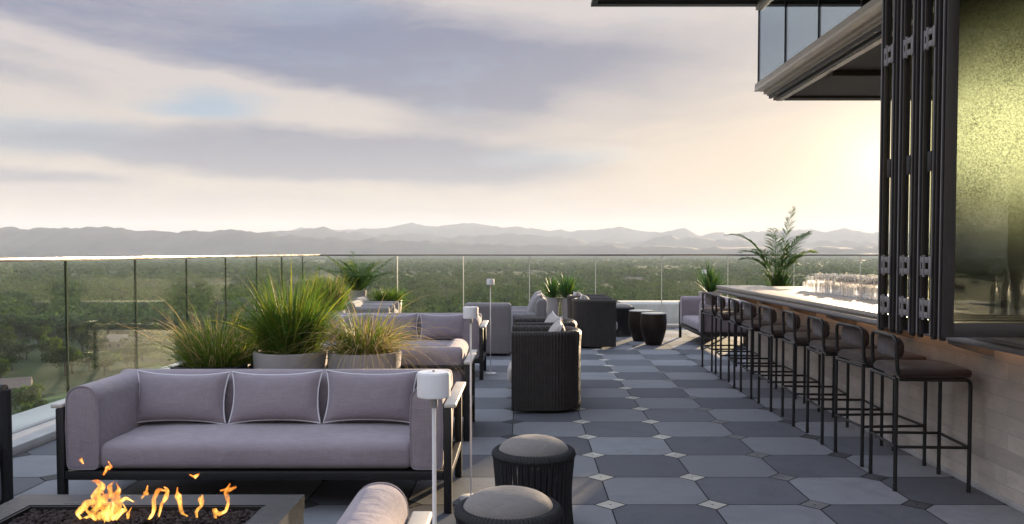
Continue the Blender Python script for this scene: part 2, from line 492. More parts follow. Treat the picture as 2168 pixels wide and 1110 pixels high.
# ------------------------------------------------------------------ sofas
def arc(cx, cz, r, a0, a1, n): return [(cx+r*math.cos(a0+(a1-a0)*i/n), cz+r*math.sin(a0+(a1-a0)*i/n)) for i in range(n+1)]
def roundtop(w, z0, z1, r0=.02, n=8, bulge=.0):
    """closed profile (u,z): flat bottom, rounded shoulders"""
    h = w/2; rr = h*.92
    p = arc(h-r0, z0+r0, r0, -PI/2, 0, 3) + [(h+bulge, (z0+z1)/2)] + arc(h-rr, z1-rr, rr, 0, PI/2, n) + arc(-h+rr, z1-rr, rr, PI/2, PI, n) + [(-h-bulge, (z0+z1)/2)] + arc(-h+r0, z0+r0, r0, PI, 1.5*PI, 3)
    return p
def extrude(mb, prof, y0, y1, place, e=.018, n=10):
    """loft the profile from y0 to y1 with softly rounded ends; place(u,y,z)->point"""
    us = [p[0] for p in prof]; zs = [p[1] for p in prof]
    cu = (min(us)+max(us))/2; cz = (min(zs)+max(zs))/2; hu = (max(us)-min(us))/2; hz = (max(zs)-min(zs))/2
    rings = []
    ys = []
    for k in range(4):
        a = PI/2*k/3; ys.append((y0 + e*(1-math.sin(a)), e*(1-math.cos(a))))
    ys += [(y0+e+(y1-y0-2*e)*k/n, 0.) for k in range(1, n)]
    for k in range(4):
        a = PI/2*(3-k)/3; ys.append((y1 - e*(1-math.sin(a)), e*(1-math.cos(a))))
    # at a=0: inset e at the outer plane; at a=90deg: full size
    for y, ins in ys:
        pass
    rings = []
    seq = []
    for k in range(4):
        a = PI/2*k/3; seq.append((y0+e*(1-math.sin(a)) if k else y0+0., e*(1-math.sin(a))))
    seq = [(y0, e), (y0+e*.13, e*.5), (y0+e*.5, e*.13), (y0+e, 0.)]
    seq += [(y0+e+(y1-y0-2*e)*k/n, 0.) for k in range(1, n)]
    seq += [(y1-e, 0.), (y1-e*.5, e*.13), (y1-e*.13, e*.5), (y1, e)]
    for y, ins in seq:
        su = (hu-ins)/hu; sz = (hz-ins)/hz
        rings.append([place(cu+(u-cu)*su, y, cz+(z-cz)*sz) for u, z in prof])
    mb.loft(rings); return mb

def cushion(mb, x0, x1, y0, y1, z0, z1, r=.05, crown=.02, nx=14, ny=8):
    """soft box: superellipsoid-like slab with a crowned top"""
    cx, cy, cz = (x0+x1)/2, (y0+y1)/2, (z0+z1)/2
    bm = bmesh.new(); bmesh.ops.create_cube(bm, size=1.)
    for v in bm.verts: v.co = Vector((cx+v.co.x*(x1-x0), cy+v.co.y*(y1-y0), cz+v.co.z*(z1-z0)))
    bmesh.ops.bevel(bm, geom=bm.edges[:], offset=r, segments=4, affect='EDGES', profile=.5)
    bmesh.ops.subdivide_edges(bm, edges=[e for e in bm.edges if e.calc_length() > (x1-x0)*.5 or e.calc_length() > (y1-y0)*.5], cuts=7, use_grid_fill=True)
    for v in bm.verts:
        u = (v.co.x-cx)/((x1-x0)/2); w = (v.co.y-cy)/((y1-y0)/2)
        if v.co.z > cz:
            k = (v.co.z-cz)/((z1-z0)/2)
            wob = .009*mnoise.noise(Vector((v.co.x*4+x0*3, v.co.y*5, 3.1)))
            v.co.z += (crown*(1-abs(u)**3)*(1-abs(w)**3)+wob)*max(0., k)
        if w < -.7: v.co.y += -.012*(1-((v.co.z-cz)/((z1-z0)/2))**2)*(1-abs(u)**6)
    return mb.bm(bm)

def make_sofa(label, loc, rz, W=2.26, D=.82, group='grey sofas with black frames'):
    t = thing('sofa', label, 'sofa', loc, rz, group)
    fw = .046
    fx = W/2-fw/2; fy = D/2-fw/2; TZ = .61
    for sx in (-1, 1):
        for sy in (-1, 1):
            MB().rbox(sx*fx-fw/2, sx*fx+fw/2, sy*fy-fw/2, sy*fy+fw/2, 0, TZ-.002, .006).build('leg', M['black_metal'], t)
    rl = MB()
    for sy in (-1, 1): rl.rbox(-fx+fw/2, fx-fw/2, sy*fy-.02, sy*fy+.02, .195, .245, .005)
    for sx in (-1, 1): rl.rbox(sx*fx-.02, sx*fx+.02, -fy+fw/2, fy-fw/2, .195, .245, .005)
    rl.box(-fx+.03, fx-.03, -fy+.03, fy-.03, .205, .24)
    rl.build('base_frame', M['black_metal'], t)
    hp = MB()
    hp.rbox(-fx+fw/2, fx-fw/2, fy-.018, fy+.018, TZ-.04, TZ-.004, .006)
    for sx in (-1, 1): hp.rbox(sx*fx-.018, sx*fx+.018, -fy+fw/2, fy-fw/2, TZ-.04, TZ-.004, .006)
    hp.build('upper_rail', M['black_metal'], t)
    for sx in (-1, 1):
        MB().rbox(sx*(W/2-.008)-.034, sx*(W/2-.008)+.034, -D/2-.004, D/2+.004, TZ, TZ+.026, .008, 3).build('side_shelf', M['shelf'], t)
    aw = .185; ax = W/2-fw-.006-aw/2
    for sx in (-1, 1):
        mb = MB(); extrude(mb, roundtop(aw, .248, .735, .03, 8, .008), -D/2+.012, D/2-.11, lambda u, y, z, sx=sx: (sx*ax+u*sx if sx > 0 else -ax+u, y, z), .022)
        ob = mb.build('arm', M['sofa'], t)
        MB().tube([(sx*ax+u*.96, -D/2+.0155, z) for u, z in roundtop(aw, .255, .733, .03, 8, .006)], .0042, 6, True).build('seam', M['sofa'], ob)
    bw = .165; by = D/2-fw-.004-bw/2
    mb = MB(); xl = W/2-fw-.008
    extrude(mb, roundtop(bw, .248, .738, .03, 8, .006), -xl, xl, lambda u, x, z: (x, by-u, z), .03, 16)
    mb.build('backrest', M['sofa'], t)
    sx0 = ax-aw/2+.012
    mb = MB(); cushion(mb, -sx0, sx0, -D/2+.02, by-bw/2+.02, .248, .405, .045, .022)
    mb.build('seat_cushion', M['sofa'], t)
    t['seat_back_y'] = by-bw/2
    return t

def make_pillow(label, w=.58, h=.33, th=.15, m='pillow', piping=True, group=None, name='throw_pillow'):
    t = thing(name, label, 'pillow', group=group)
    n = 18; mb = MB()
    def outl(u, v):
        pin = 1-.085*(1-abs(v)**2)*abs(u)**3; pv = 1-.15*(1-abs(u)**2.4)*abs(v)**3
        return u*w/2*pin, v*h/2*pv
    for sgn in (1, -1):
        rows = []
        for i in range(n+1):
            row = []
            for j in range(n+1):
                u = -1+2*i/n; v = -1+2*j/n
                x, z = outl(u, v)
                d = th/2*((1-abs(u)**2.6)*(1-abs(v)**2.6))**.55
                d += .004*mnoise.noise(Vector((x*9, z*9, sgn*2.+w*31)))*(1-max(abs(u), abs(v))**4)
                row.append((x, -sgn*d, z))
            rows.append(row)
        if sgn < 0: rows = rows[::-1]
        mb.grid(rows)
    mb.build('cover', M[m], t, angle=80)
    if piping:
        path = []
        for i in range(n): path.append((-1+2*i/n, -1))
        for i in range(n): path.append((1, -1+2*i/n))
        for i in range(n): path.append((1-2*i/n, 1))
        for i in range(n): path.append((-1, 1-2*i/n))
        MB().tube([(outl(u, v)[0]*1.004, 0, outl(u, v)[1]*1.004) for u, v in path], .0048, 6, True).build('piping', M['piping'], t)
    return t
def place_pillow(p, base, lean, rz=0., roll=0.):
    p.location = base; p.rotation_euler = (-lean, roll, rz); return p

S1 = make_sofa('long grey linen sofa facing the fire table with three piped pillows', (-1.54, 5.16, 0), 0)
S2 = make_sofa('grey sofa turned away behind the grass planters showing its back', (-1.56, 7.0, 0), PI)
S3 = make_sofa('grey sofa facing the camera beyond the back-turned sofa', (-1.60, 10.2, 0), 0)
S4 = make_sofa('sofa at the bottom edge showing only one sunlit rounded arm beside the fire table', (-1.46, 2.36, 0), PI)
S5 = make_sofa('short grey two-seat sofa set sideways beyond the far end of the bar', (3.16, 13.82, 0), -PI/2, 1.86, .84)

pg = 'grey pillows on the sofas'
PL = make_pillow('grey pillow with white piping at the left end of the sofa facing the fire', group=pg)
yb = 5.16 + S1['seat_back_y'] - .075
zs = .425+.155
place_pillow(PL, (-2.165, yb, zs), R(14), R(1.5), R(1.2))
p = dup(PL, (0,0,0), label='grey pillow with white piping in the middle of the sofa facing the fire'); place_pillow(p, (-1.565, yb-.008, zs+.003), R(16), R(-1.5), R(-1.0))
p = dup(PL, (0,0,0), label='grey pillow with white piping beside the right arm of the sofa facing the fire'); place_pillow(p, (-.965, yb, zs+.004), R(15), R(1), R(.8))
yb = 10.2 + S3['seat_back_y'] - .075
for xx, lab in ((-2.2, 'grey pillow on the third sofa half hidden by straw grass'), (-1.585, 'grey pillow in the middle of the third sofa back'), (-.985, 'grey pillow beside the right arm of the third sofa')):
    p = dup(PL, (0,0,0), label=lab); place_pillow(p, (xx, yb, zs), R(15), R(random.uniform(-2, 2)), R(random.uniform(-1.5, 1.5)))

# ------------------------------------------------------------------ slip-covered club chairs
def make_club(label, loc, rz, W=.74, D=.76, back=.80, arm=.58):
    t = thing('armchair', label, 'armchair', loc, rz, 'slip-covered grey armchairs')
    mb = MB(); extrude(mb, [(u, z) for u, z in roundtop(.17, .03, back, .02, 8, .01)], -W/2, W/2, lambda u, x, z: (x, D/2-.095-u+.10*max(0, z-.4)-.03, z), .05, 8)
    mb.build('backrest', M['slip'], t)
    for sx in (-1, 1):
        mb = MB(); extrude(mb, roundtop(.14, .03, arm, .02, 8, .006), -D/2, D/2-.12, lambda u, y, z, sx=sx: (sx*(W/2-.075)+u, y, z), .03, 8)
        mb.build('arm', M['slip'], t)
    mb = MB(); cushion(mb, -W/2+.15, W/2-.15, -D/2-.005, D/2-.18, .28, .44, .045, .025); mb.build('seat_cushion', M['slip'], t)
    MB().rbox(-W/2+.14, W/2-.14, -D/2+.02, D/2-.2, .03, .285, .012).build('skirt', M['slip'], t)
    for sx in (-1, 1):
        for sy in (-1, 1): MB().box(sx*(W/2-.09)-.02, sx*(W/2-.09)+.02, sy*(D/2-.1)-.02, sy*(D/2-.1)+.02, 0, .04).build('foot', M['black_metal'], t, smooth=False)
    return t
A = make_club('grey slip-covered armchair seen from behind next to the thin lamp', (-.50, 12.38, 0), PI-.04, .68, .74, .77, .6)
B = make_club('grey armchair with a leaning cushion in front of its twin facing left', (-.01, 12.98, 0), -PI/2)
C = make_club('grey armchair behind its twin, nearer the pots of yucca', (.0, 13.92, 0), -PI/2+.03)
D_ = make_club('low grey armchair in front of its neighbour by the far left corner', (-2.64, 14.42, 0), PI/2, back=.66)
E_ = make_club('low grey armchair nearest the corner palm pot', (-2.72, 15.40, 0), PI/2-.03, back=.67)
for xx, yy, lab in ((.19, 12.98, 'large grey cushion leaning in the nearer of the paired armchairs'), (.20, 13.9, 'large grey cushion leaning in the farther of the paired armchairs')):
    p = make_pillow(lab, .56, .46, .2, 'slip', False, pg); place_pillow(p, (xx, yy, .655), R(24), -PI/2)

# ------------------------------------------------------------------ wicker tub chairs (open towards -Y in their own space)
def u_path(w, d, rad, n=12):
    """plan of the wall's centre line from the right front tip round the back to the left front tip"""
    x = w/2; pts = []
    y0, y1 = -d/2, d/2
    for k in range(6): pts.append((x, y0+(y1-rad-y0)*k/6))
    for k in range(n+1): a = PI/2*k/n; pts.append((x-rad+rad*math.cos(a), y1-rad+rad*math.sin(a)))
    for k in range(1, 5): pts.append((x-rad-(w-2*rad)*k/5, y1))
    for k in range(n+1): a = PI/2+PI/2*k/n; pts.append((-x+rad+rad*math.cos(a), y1-rad+rad*math.sin(a)))
    for k in range(1, 7): pts.append((-x, y1-rad+(y0-y1+rad)*k/6))
    return pts
def wall_grid(pts, prof):
    rows = []; uvs = []; s = 0.
    for i, (x, y) in enumerate(pts):
        a = Vector(pts[min(i+1, len(pts)-1)]) - Vector(pts[max(i-1, 0)]); a.normalize(); nx, ny = a.y, -a.x
        if i: s += (Vector(pts[i])-Vector(pts[i-1])).length
        row = []; uv = []; q = 0.
        for j, (d, z) in enumerate(prof):
            if j: q += math.hypot(d-prof[j-1][0], z-prof[j-1][1])
            row.append((x+nx*d, y+ny*d, z)); uv.append((s, q))
        rows.append(row); uvs.append(uv)
    return rows, uvs
def make_wicker(label, loc, rz, W=.70, D=.67, top=.765):
    t = thing('wicker_chair', label, 'armchair', loc, rz, 'dark wicker tub chairs')
    pts = u_path(W-.08, D-.04, .27)
    prof = [(.012, .025), (.03, .03), (.028, .3), (.03, .6)] + [(-.002+.042*math.cos(a), top-.042+.042*math.sin(a)) for a in [PI*k/9-.25 for k in range(0, 11)]] + [(-.028, .6), (-.028, .3), (-.02, .03)]
    rows, uvs = wall_grid(pts, prof)
    mb = MB(); mb.grid(rows, uvs)
    for idx in (0, -1):
        r = rows[idx]; mb.add(r, [tuple(range(len(r))) if idx == 0 else tuple(reversed(range(len(r))))], uvs[idx])
    mb.build('woven_shell', M['wicker'], t, angle=50)
    mb = MB(); mb.rbox(-W/2+.09, W/2-.09, -D/2+.02, D/2-.1, .05, .27, .02); mb.build('seat_base', M['rope'], t)
    mb = MB(); cushion(mb, -W/2+.075, W/2-.075, -D/2-.01, D/2-.13, .27, .42, .045, .025); mb.build('seat_cushion', M['cream'], t)
    return t
WX = (-.13+.515)/2
make_wicker('dark wicker tub chair closest to the camera with its rounded back toward the bar', (.205, 8.06, 0), -PI/2)
make_wicker('dark wicker tub chair directly behind the closest wicker one', (.225, 9.07, 0), -PI/2+.02)
make_wicker('dark wicker tub chair facing the drum tables with a woven side toward the camera', (1.125, 13.32, 0), PI/2)
make_wicker('dark wicker tub chair behind the other one facing the drum tables', (1.10, 14.35, 0), PI/2-.03)
wp = 'small cream pillows in the wicker chairs'
for x, y, rz, lab in ((.30, 8.07, -PI/2, 'cream pillow in the wicker chair closest to the camera'), (.30, 9.05, -PI/2+.2, 'cream pillow in the second wicker chair'),
                      (1.0, 13.3, PI/2, 'cream pillow in the wicker chair facing the drum tables'), (.96, 14.3, PI/2+.1, 'cream pillow in the rearmost wicker chair')):
    p = make_pillow(lab, .44, .40, .17, 'cream', True, wp); place_pillow(p, (x, y, .645), R(20), rz, R(4))

# ------------------------------------------------------------------ rope ottomans
def make_ottoman(label, loc, dia=.445, top=.46):
    t = thing('rope_ottoman', label, 'ottoman', loc, random.uniform(0, 1), 'round black rope ottomans')
    r = dia/2; n = 84; mb = MB()
    for k in range(n):
        a = 2*PI*k/n; path = []
        for j in range(9):
            q = j/8; z = .02+(top-.055)*q
            rr = r-.012-.014*math.sin(PI*min(1, q*1.05))
            a2 = a + .04*math.sin(PI*q)*(1 if k % 2 else -1)*.35
            path.append((rr*math.cos(a2), rr*math.sin(a2), z))
        mb.tube(path, .0074, 5, caps=False)
    mb.build('cord_wall', M['rope'], t)
    mb = MB(); nr = 150; ring = []
    pts = []
    for k in range(nr):
        a = 2*PI*k/nr; row = []
        for j in range(11):
            b = 2*PI*j/10; tr = .026*(1+.07*math.cos(a*75))
            row.append(((r-.026+tr*math.cos(b))*math.cos(a), (r-.026+tr*math.cos(b))*math.sin(a), top-.028+1.05*tr*math.sin(b)))
        pts.append(row)
    mb.grid(pts, cu=True); mb.build('wrapped_rim', M['rope'], t)
    MB().tube([((r-.016)*math.cos(2*PI*k/40), (r-.016)*math.sin(2*PI*k/40), .016) for k in range(40)], .014, 8, True).build('base_ring', M['black_metal'], t)
    rc = r-.036; prof = [(rc-.02, top-.05), (rc-.003, top-.035), (rc, top-.015)]
    for k in range(1, 13):
        a = PI/2*k/12; prof.append((max(.001, rc*math.cos(a)**.8), top-.015+.075*math.sin(a)))
    MB().lathe(prof, 48).build('cushion', M['ott'], t, angle=80)
    return t
make_ottoman('black rope ottoman with a domed tweed cushion, closest of the two beside the lamp', (-.062, 3.42, 0))
make_ottoman('black rope ottoman with a domed cushion just behind the closest one', (.055, 4.42, 0))
make_ottoman('black rope ottoman half hidden behind the wicker chair by the drum tables', (1.76, 15.0, 0), .46, .52)

# rope armchair at the left frame edge
def make_rope_chair(label, loc, rz, W=.70, D=.74, top=.73):
    t = thing('rope_armchair', label, 'armchair', loc, rz)
    pts = u_path(W-.06, D-.05, .25, 10)
    for z, r in ((top-.035, .036), (.03, .022)):
        MB().tube([(x, y, z) for x, y in pts], r, 10).build('rail', M['rope'], t)
    mb = MB(); s = 0.; last = pts[0]; dens = []
    for a, b in zip(pts[:-1], pts[1:]):
        L = math.hypot(b[0]-a[0], b[1]-a[1]); m = max(1, int(L/.022))
        for k in range(m): dens.append((a[0]+(b[0]-a[0])*k/m, a[1]+(b[1]-a[1])*k/m))
    for x, y in dens: mb.tube([(x, y, .03), (x*1.01, y*1.01, .37), (x, y, top-.03)], .0075, 5, caps=False)
    mb.build('cord_wall', M['rope'], t)
    for sx in (-1, 1): MB().tube([(sx*(W/2-.03), -D/2+.025, 0), (sx*(W/2-.03), -D/2+.025, top-.03)], .032, 8).build('arm_post', M['rope'], t)
    mb = MB(); cushion(mb, -W/2+.08, W/2-.08, -D/2+.02, D/2-.08, .27, .42, .04, .02); mb.build('seat_cushion', M['sofa'], t)
    MB().rbox(-W/2+.07, W/2-.07, -D/2+.05, D/2-.07, .2, .268, .01).build('seat_frame', M['black_metal'], t)
make_rope_chair('black rope armchair cut off by the left edge of the frame beside the fire table', (-3.36, 4.53, 0), PI/2)

# ------------------------------------------------------------------ drum tables
def make_drum(label, loc):
    t = thing('drum_table', label, 'side table', loc, 0, 'dark barrel side tables')
    prof = []
    for k in range(13):
        q = k/12; prof.append((.125+.088*(math.sin(PI/2*min(1, q*1.35)))**.9 - .012*max(0, q-.72)*3, .5*q))
    MB().lathe(prof, 40).build('barrel_body', M['drum'], t, angle=60)
    MB().lathe([(.196, .5005), (.203, .505), (.203, .511), (.198, .515)], 40).build('table_top', M['drum_top'], t)
make_drum('dark bronze barrel table with pale top in front of the other', (2.11, 13.55, 0))
make_drum('dark bronze barrel table partly hidden behind the front one', (1.99, 14.15, 0))

# ------------------------------------------------------------------ floor lamps
def make_lamp(label, loc):
    t = thing('floor_lamp', label, 'lamp', loc, 0, 'slim white floor lamps')
    MB().lathe([(.074, 0), (.076, .003), (.076, .009), (.072, .012), (.008, .016), (.0065, .022)], 32).build('base', M['lamp'], t)
    MB().lathe([(.0055, .02), (.0055, 1.11)], 12).build('stem', M['lamp'], t)
    MB().lathe([(.042, 1.102), (.0445, 1.1005), (.046, 1.103), (.046, 1.163), (.0455, 1.166), (.044, 1.1665), (.044, 1.1685), (.042, 1.17)], 48).build('shade', M['lamp'], t, angle=30)
    MB().lathe([(.006, 1.104), (.0405, 1.1035), (.0405, 1.1015), (.006, 1.1015)], 32).build('diffuser', M['cream'], t)
    MB().lathe([(.0095, 1.07), (.0105, 1.073), (.0105, 1.098), (.0095, 1.101)], 16).build('collar', M['channel'], t)
    MB().lathe([(.0045, 1.1702), (.0045, 1.173), (.003, 1.1745)], 12).build('switch', M['channel'], t)
    return t
make_lamp('slim white floor lamp in the foreground in front of the near sofa arm', (-.2475, 2.306, 0))
make_lamp('slim white floor lamp behind the right arm of the fireside sofa', (-.318, 5.05, 0))
make_lamp('slim white floor lamp standing alone before the slip-covered armchair', (-.405, 10.3, 0))
make_lamp('tiny distant white floor lamp against the far glass railing', (3.37, 15.6, 0))

# ------------------------------------------------------------------ bar counter
CE, CT, BW = 2.50, 1.07, 2.885       # counter edge x, top z, wall face x
BY0, BY1 = 1.2, 10.86
t = thing('bar_counter', 'long stone-topped bar with limestone front and hidden warm light strip', 'bar', (0,0,0))
MB().rbox(CE, 3.10, BY0, BY1, CT-.032, CT, .005, 3).build('counter_top', M['counter'], t)
e = MB(); e.box(CE+.014, 3.10, BY0+.01, BY1-.01, CT-.052, CT-.0325)
e.rbox(CE+.002, 3.09, BY0+.01, BY1-.004, CT-.094, CT-.0525, .016, 3)
e.build('counter_apron', M['counter_edge'], t)
MB().rbox(3.115, 3.80, BY0+.02, BY1-.05, .93, CT-.012, .004).build('service_ledge', M['counter'], t)
MB().rbox(3.1005, 3.1145, BY0+.01, BY1-.02, 1.0, CT-.02, .002).build('trim_strip', M['black_metal'], t)
MB().box(BW, 3.0, BY0, BY1-.12, .0, CT-.095).build('stone_front', M['stone'], t, smooth=False)
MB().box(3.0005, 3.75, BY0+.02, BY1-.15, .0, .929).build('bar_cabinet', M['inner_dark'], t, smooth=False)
MB().rbox(BW-.014, BW-.0005, BY0, BY1-.12, .0, .035, .003).build('skirting', M['curb'], t)
for yb in (1.98, 3.04, 4.10, 5.18, 6.24, 7.30, 8.32, 9.40, 10.4):
    MB().loft([[(BW-.001, y, .86), (BW-.06, y, .875), (BW-.22, y, .925), (BW-.22, y, CT-.097), (BW-.001, y, CT-.097)] for y in (yb-.065, yb+.065)]).build('bracket', M['counter_edge'], t, smooth=False)
MB().box(BW-.045, BW-.025, BY0+.1, BY1-.2, CT-.104, CT-.098).build('light_strip', M['led'], t, smooth=False)

# glassware on the service ledge
def make_glass(kind):
    if kind == 'wine':
        p = [(.034,0),(.035,.002),(.006,.006),(.0035,.012),(.0035,.075),(.012,.082),(.03,.095),(.038,.115),(.039,.14),(.032,.185),(.0315,.185),(.038,.14),(.037,.117),(.029,.098),(.004,.087)]
    else:
        p = [(.028,0),(.032,.003),(.036,.11),(.0355,.11),(.030,.008),(.002,.006)]
    return p
gw = 'stemmed glasses packed on the bar ledge'; gt = 'tumblers in front of the stemmed glasses'
g0 = MB().lathe(make_glass('wine'), 14).build('wine_glass', M['cup_glass'], angle=70)
tag(g0, 'clear stemmed wine glass in the packed rows on the bar ledge', 'glass', gw)
g1 = MB().lathe(make_glass('tumbler'), 14).build('tumbler', M['cup_glass'], angle=70)
tag(g1, 'clear short tumbler in the row before the stemmed glasses on the bar', 'glass', gt)
def put_copy(o, loc, first):
    c = o if first else o.copy()
    if not first: col.objects.link(c)
    c.location = loc; c.rotation_euler = (0, 0, random.uniform(0, 6)); q = random.choice((.86, .95, 1., 1.04)); c.scale = (q*random.uniform(.9, 1.08),)*2 + (q,)
k = 0
for j in range(4):
    for i in range(34):
        y = 9.95-i*.090+.03*(j % 2); x = 3.40+.094*j
        if random.random() < .12 or y < 7.0: continue
        put_copy(g0, (x+random.uniform(-.016, .016), y+random.uniform(-.018, .018), CT-.0115), k == 0); k += 1
k = 0
for j in range(2):
    for i in range(27):
        y = 9.55-i*.098; x = 3.22+.085*j
        if random.random() < .25: continue
        put_copy(g1, (x+random.uniform(-.008, .008), y+random.uniform(-.01, .01), CT-.0115), k == 0); k += 1
# bottles with pourers behind the near folding panel
b0 = MB().lathe([(.034,0),(.036,.004),(.036,.17),(.03,.2),(.014,.235),(.0135,.285),(.015,.287),(.015,.297),(.005,.30),(.004,.34)], 16).build('bottle', M['cup_glass'], angle=60)
tag(b0, 'clear pourer bottle in the row behind the folding door glass', 'bottle', 'pourer bottles behind the door glass')
for i in range(9): put_copy(b0, (3.28+.11*(i % 3), 5.5+.16*(i//3)+.05*(i % 3), CT-.0115), i == 0)

# ------------------------------------------------------------------ bar stools (facing +X)
def bend(pts, r, n=5):
    out = [Vector(pts[0])]
    for a, b, c in zip(pts[:-2], pts[1:-1], pts[2:]):
        a, b, c = Vector(a), Vector(b), Vector(c)
        d0 = (a-b).normalized(); d1 = (c-b).normalized()
        p0 = b+d0*r; p1 = b+d1*r
        for k in range(n+1):
            q = k/n; out.append(p0*(1-q)**2 + b*2*q*(1-q) + p1*q*q)
    out.append(Vector(pts[-1])); return out
def make_stool():
    t = thing('bar_stool', 'x', 'stool', (0,0,0), 0, 'black bar stools with brown padded seats along the bar')
    x0, x1, y0, y1 = -.225, .225, -.215, .215; r = .0122; SZ = .705
    for y in (y0, y1):
        MB().tube([(x0, y, 0), (x0, y, SZ)], r, 10).build('leg', M['black_metal'], t)
        MB().tube(bend([(x1, y, 0), (x1, y, SZ), (x1-.1, y, SZ)], .035), r, 10).build('leg', M['black_metal'], t)
        for x in (x0, x1): MB().lathe([(.0125, 0), (.0135, .004), (.0135, .045), (.0115, .05)], 10, x, y).build('foot_cap', M['gasket'], t)
    MB().tube(bend([(x0+.02, y0, SZ), (x1-.1, y0, SZ), (x1-.06, y0+.02, SZ), (x1-.06, y1-.02, SZ), (x1-.1, y1, SZ), (x0, y1, SZ), (x0, y0, SZ)], .018, 3), r, 8).build('seat_frame', M['black_metal'], t)
    MB().tube(bend([(x0, y0+.01, .28), (x0, y0, .28), (x1, y0, .28), (x1, y1, .28), (x0, y1, .28), (x0, y0+.01, .28)], .009, 2), .0098, 8).build('footrest', M['black_metal'], t)
    hoop = bend([(x0+.05, y0, SZ), (x0+.005, y0, SZ+.02), (x0-.005, y0+.004, .97), (x0-.005, y1-.004, .97), (x0+.005, y1, SZ+.02), (x0+.05, y1, SZ)], .06, 6)
    MB().tube(hoop, r, 10).build('back_hoop', M['black_metal'], t)
    hw_, hh_, rc_ = (y1-y0)/2-.016, .068, .052
    pf = arc(hw_-rc_, hh_-rc_, rc_, 0, PI/2, 6)+arc(-hw_+rc_, hh_-rc_, rc_, PI/2, PI, 6)+arc(-hw_+rc_, -hh_+rc_, rc_, PI, 1.5*PI, 6)+arc(hw_-rc_, -hh_+rc_, rc_, 1.5*PI, 2*PI, 6)
    mb = MB(); extrude(mb, pf, x0+.006, x0+.046, lambda u, x, z: (x+.35*u*u, u, .893+z), .024, 3); mb.build('backrest', M['stool_pad'], t, angle=60)
    mb = MB(); cushion(mb, x0+.005, x1+.012, y0-.012, y1+.012, SZ+.010, SZ+.062, .025, .026); mb.build('seat', M['stool_pad'], t, angle=60)
    return t
ST = make_stool()
ords = ['bar stool closest to the camera, by the folding door', 'second bar stool counted from the folding door end', 'third bar stool counted from the folding door end', 'fourth bar stool counted from the folding door end',
        'middle one of the nine bar stools along the bar', 'fourth bar stool counted from the far sofa end', 'third bar stool counted from the far sofa end', 'second bar stool counted from the far sofa end', 'farthest bar stool next to the sideways sofa']
for i, y in enumerate((5.2, 5.83, 6.47, 7.15, 7.83, 8.51, 9.17, 9.84, 10.5)):
    s = ST if i == 0 else dup(ST, (0,0,0))
    s.location = (2.57+random.uniform(-.02, .02), y+.215, 0); s.rotation_euler = (0, 0, random.uniform(-.11, .11)); s['label'] = ords[i]

# ------------------------------------------------------------------ folding door stack above the bar
DB, DT = 1.085, 3.47
t = thing('folding_door', 'stack of dark framed folding glass doors above the bar', 'door', (0,0,0))
xl0, xl1 = 2.035, 3.02; th = .045
ys_leaf = [4.06]
for k_ in range(3): ys_leaf += [ys_leaf[-1]+th+.018+.036*(k_ > 0)*0, 0]; ys_leaf[-1] = ys_leaf[-2]+th+.074
for i, y in enumerate(ys_leaf):
    xa = xl0-.011*i; st = .056 if i == 0 else .026
    b = MB()
    b.rbox(xa, xa+st, y, y+th, DB, DT, .003); b.rbox(xl1-.056, xl1, y, y+th, DB, DT, .003)
    b.rbox(xa+st, xl1-.056, y+.001, y+th-.001, DB, DB+.07, .003); b.rbox(xa+st, xl1-.056, y+.001, y+th-.001, DT-.07, DT, .003)
    lf = b.build('door_leaf', M['frame_dark'], t)
    MB().box(xa+st-.004, xl1-.06, y+.016, y+.028, DB+.066, DT-.066).build('glass_pane', M['dusty_glass'] if i == 0 else M['leaf_glass'], lf, smooth=False)
    g = MB(); g.box(xa-.006, xa-.0005, y+.012, y+.020, DB-.012, DT-.01); g.box(xa+.004, xa+.02, y+.006, y+th-.006, DB-.018, DB-.0005)
    if i % 2 == 0 and i < 6: g.box(xa+.004, xa+.022, y+th+.0005, y+th+.0165, DB+.005, DT-.01)
    if i % 2 == 1: g.box(xa+.006, xa+.018, y+th+.0005, y+th+.022, DB+.005, DT-.01); g.box(xa+.010, xa+.02, y+th+.062, y+th+.0735, DB+.005, DT-.01)
    g.build('seal', M['gasket'], lf, smooth=False)
    if i % 2 == 1: MB().box(xa+.0225, xa+.0255, y+th+.0225, y+th+.0615, DB+.01, DT-.02).build('added_tint_strip', M['strip'], lf, smooth=False)  # added strip, colours the sky glow in the slit like edge-on panes
    MB().rbox(xa-.0045, xa-.0005, y+.030, y+.038, DB, DT, .001).build('edge_trim', M['hinge'], lf, smooth=False)
    if i % 2 == 1:
        for z in (1.215, 1.43, 2.56):
            h = MB()
            for y2 in (y+th-.026, y+th+.075): h.rbox(xa-.013, xa-.0055, y2, y2+.024, z-.05, z+.05, .002)
            for zz in (z-.045, z+.015): h.rbox(xa-.0155, xa-.0045, y+th-.004, y+th+.076, zz, zz+.03, .003)
            h.tube([(xa-.014, y+th+.04, z-.055), (xa-.014, y+th+.04, z+.055)], .008, 8)
            h.build('hinge', M['hinge'], lf)
        MB().rbox(xa-.012, xa-.006, y+th-.012, y+th+.03, 1.90, 2.0, .003).build('latch', M['gasket'], lf)

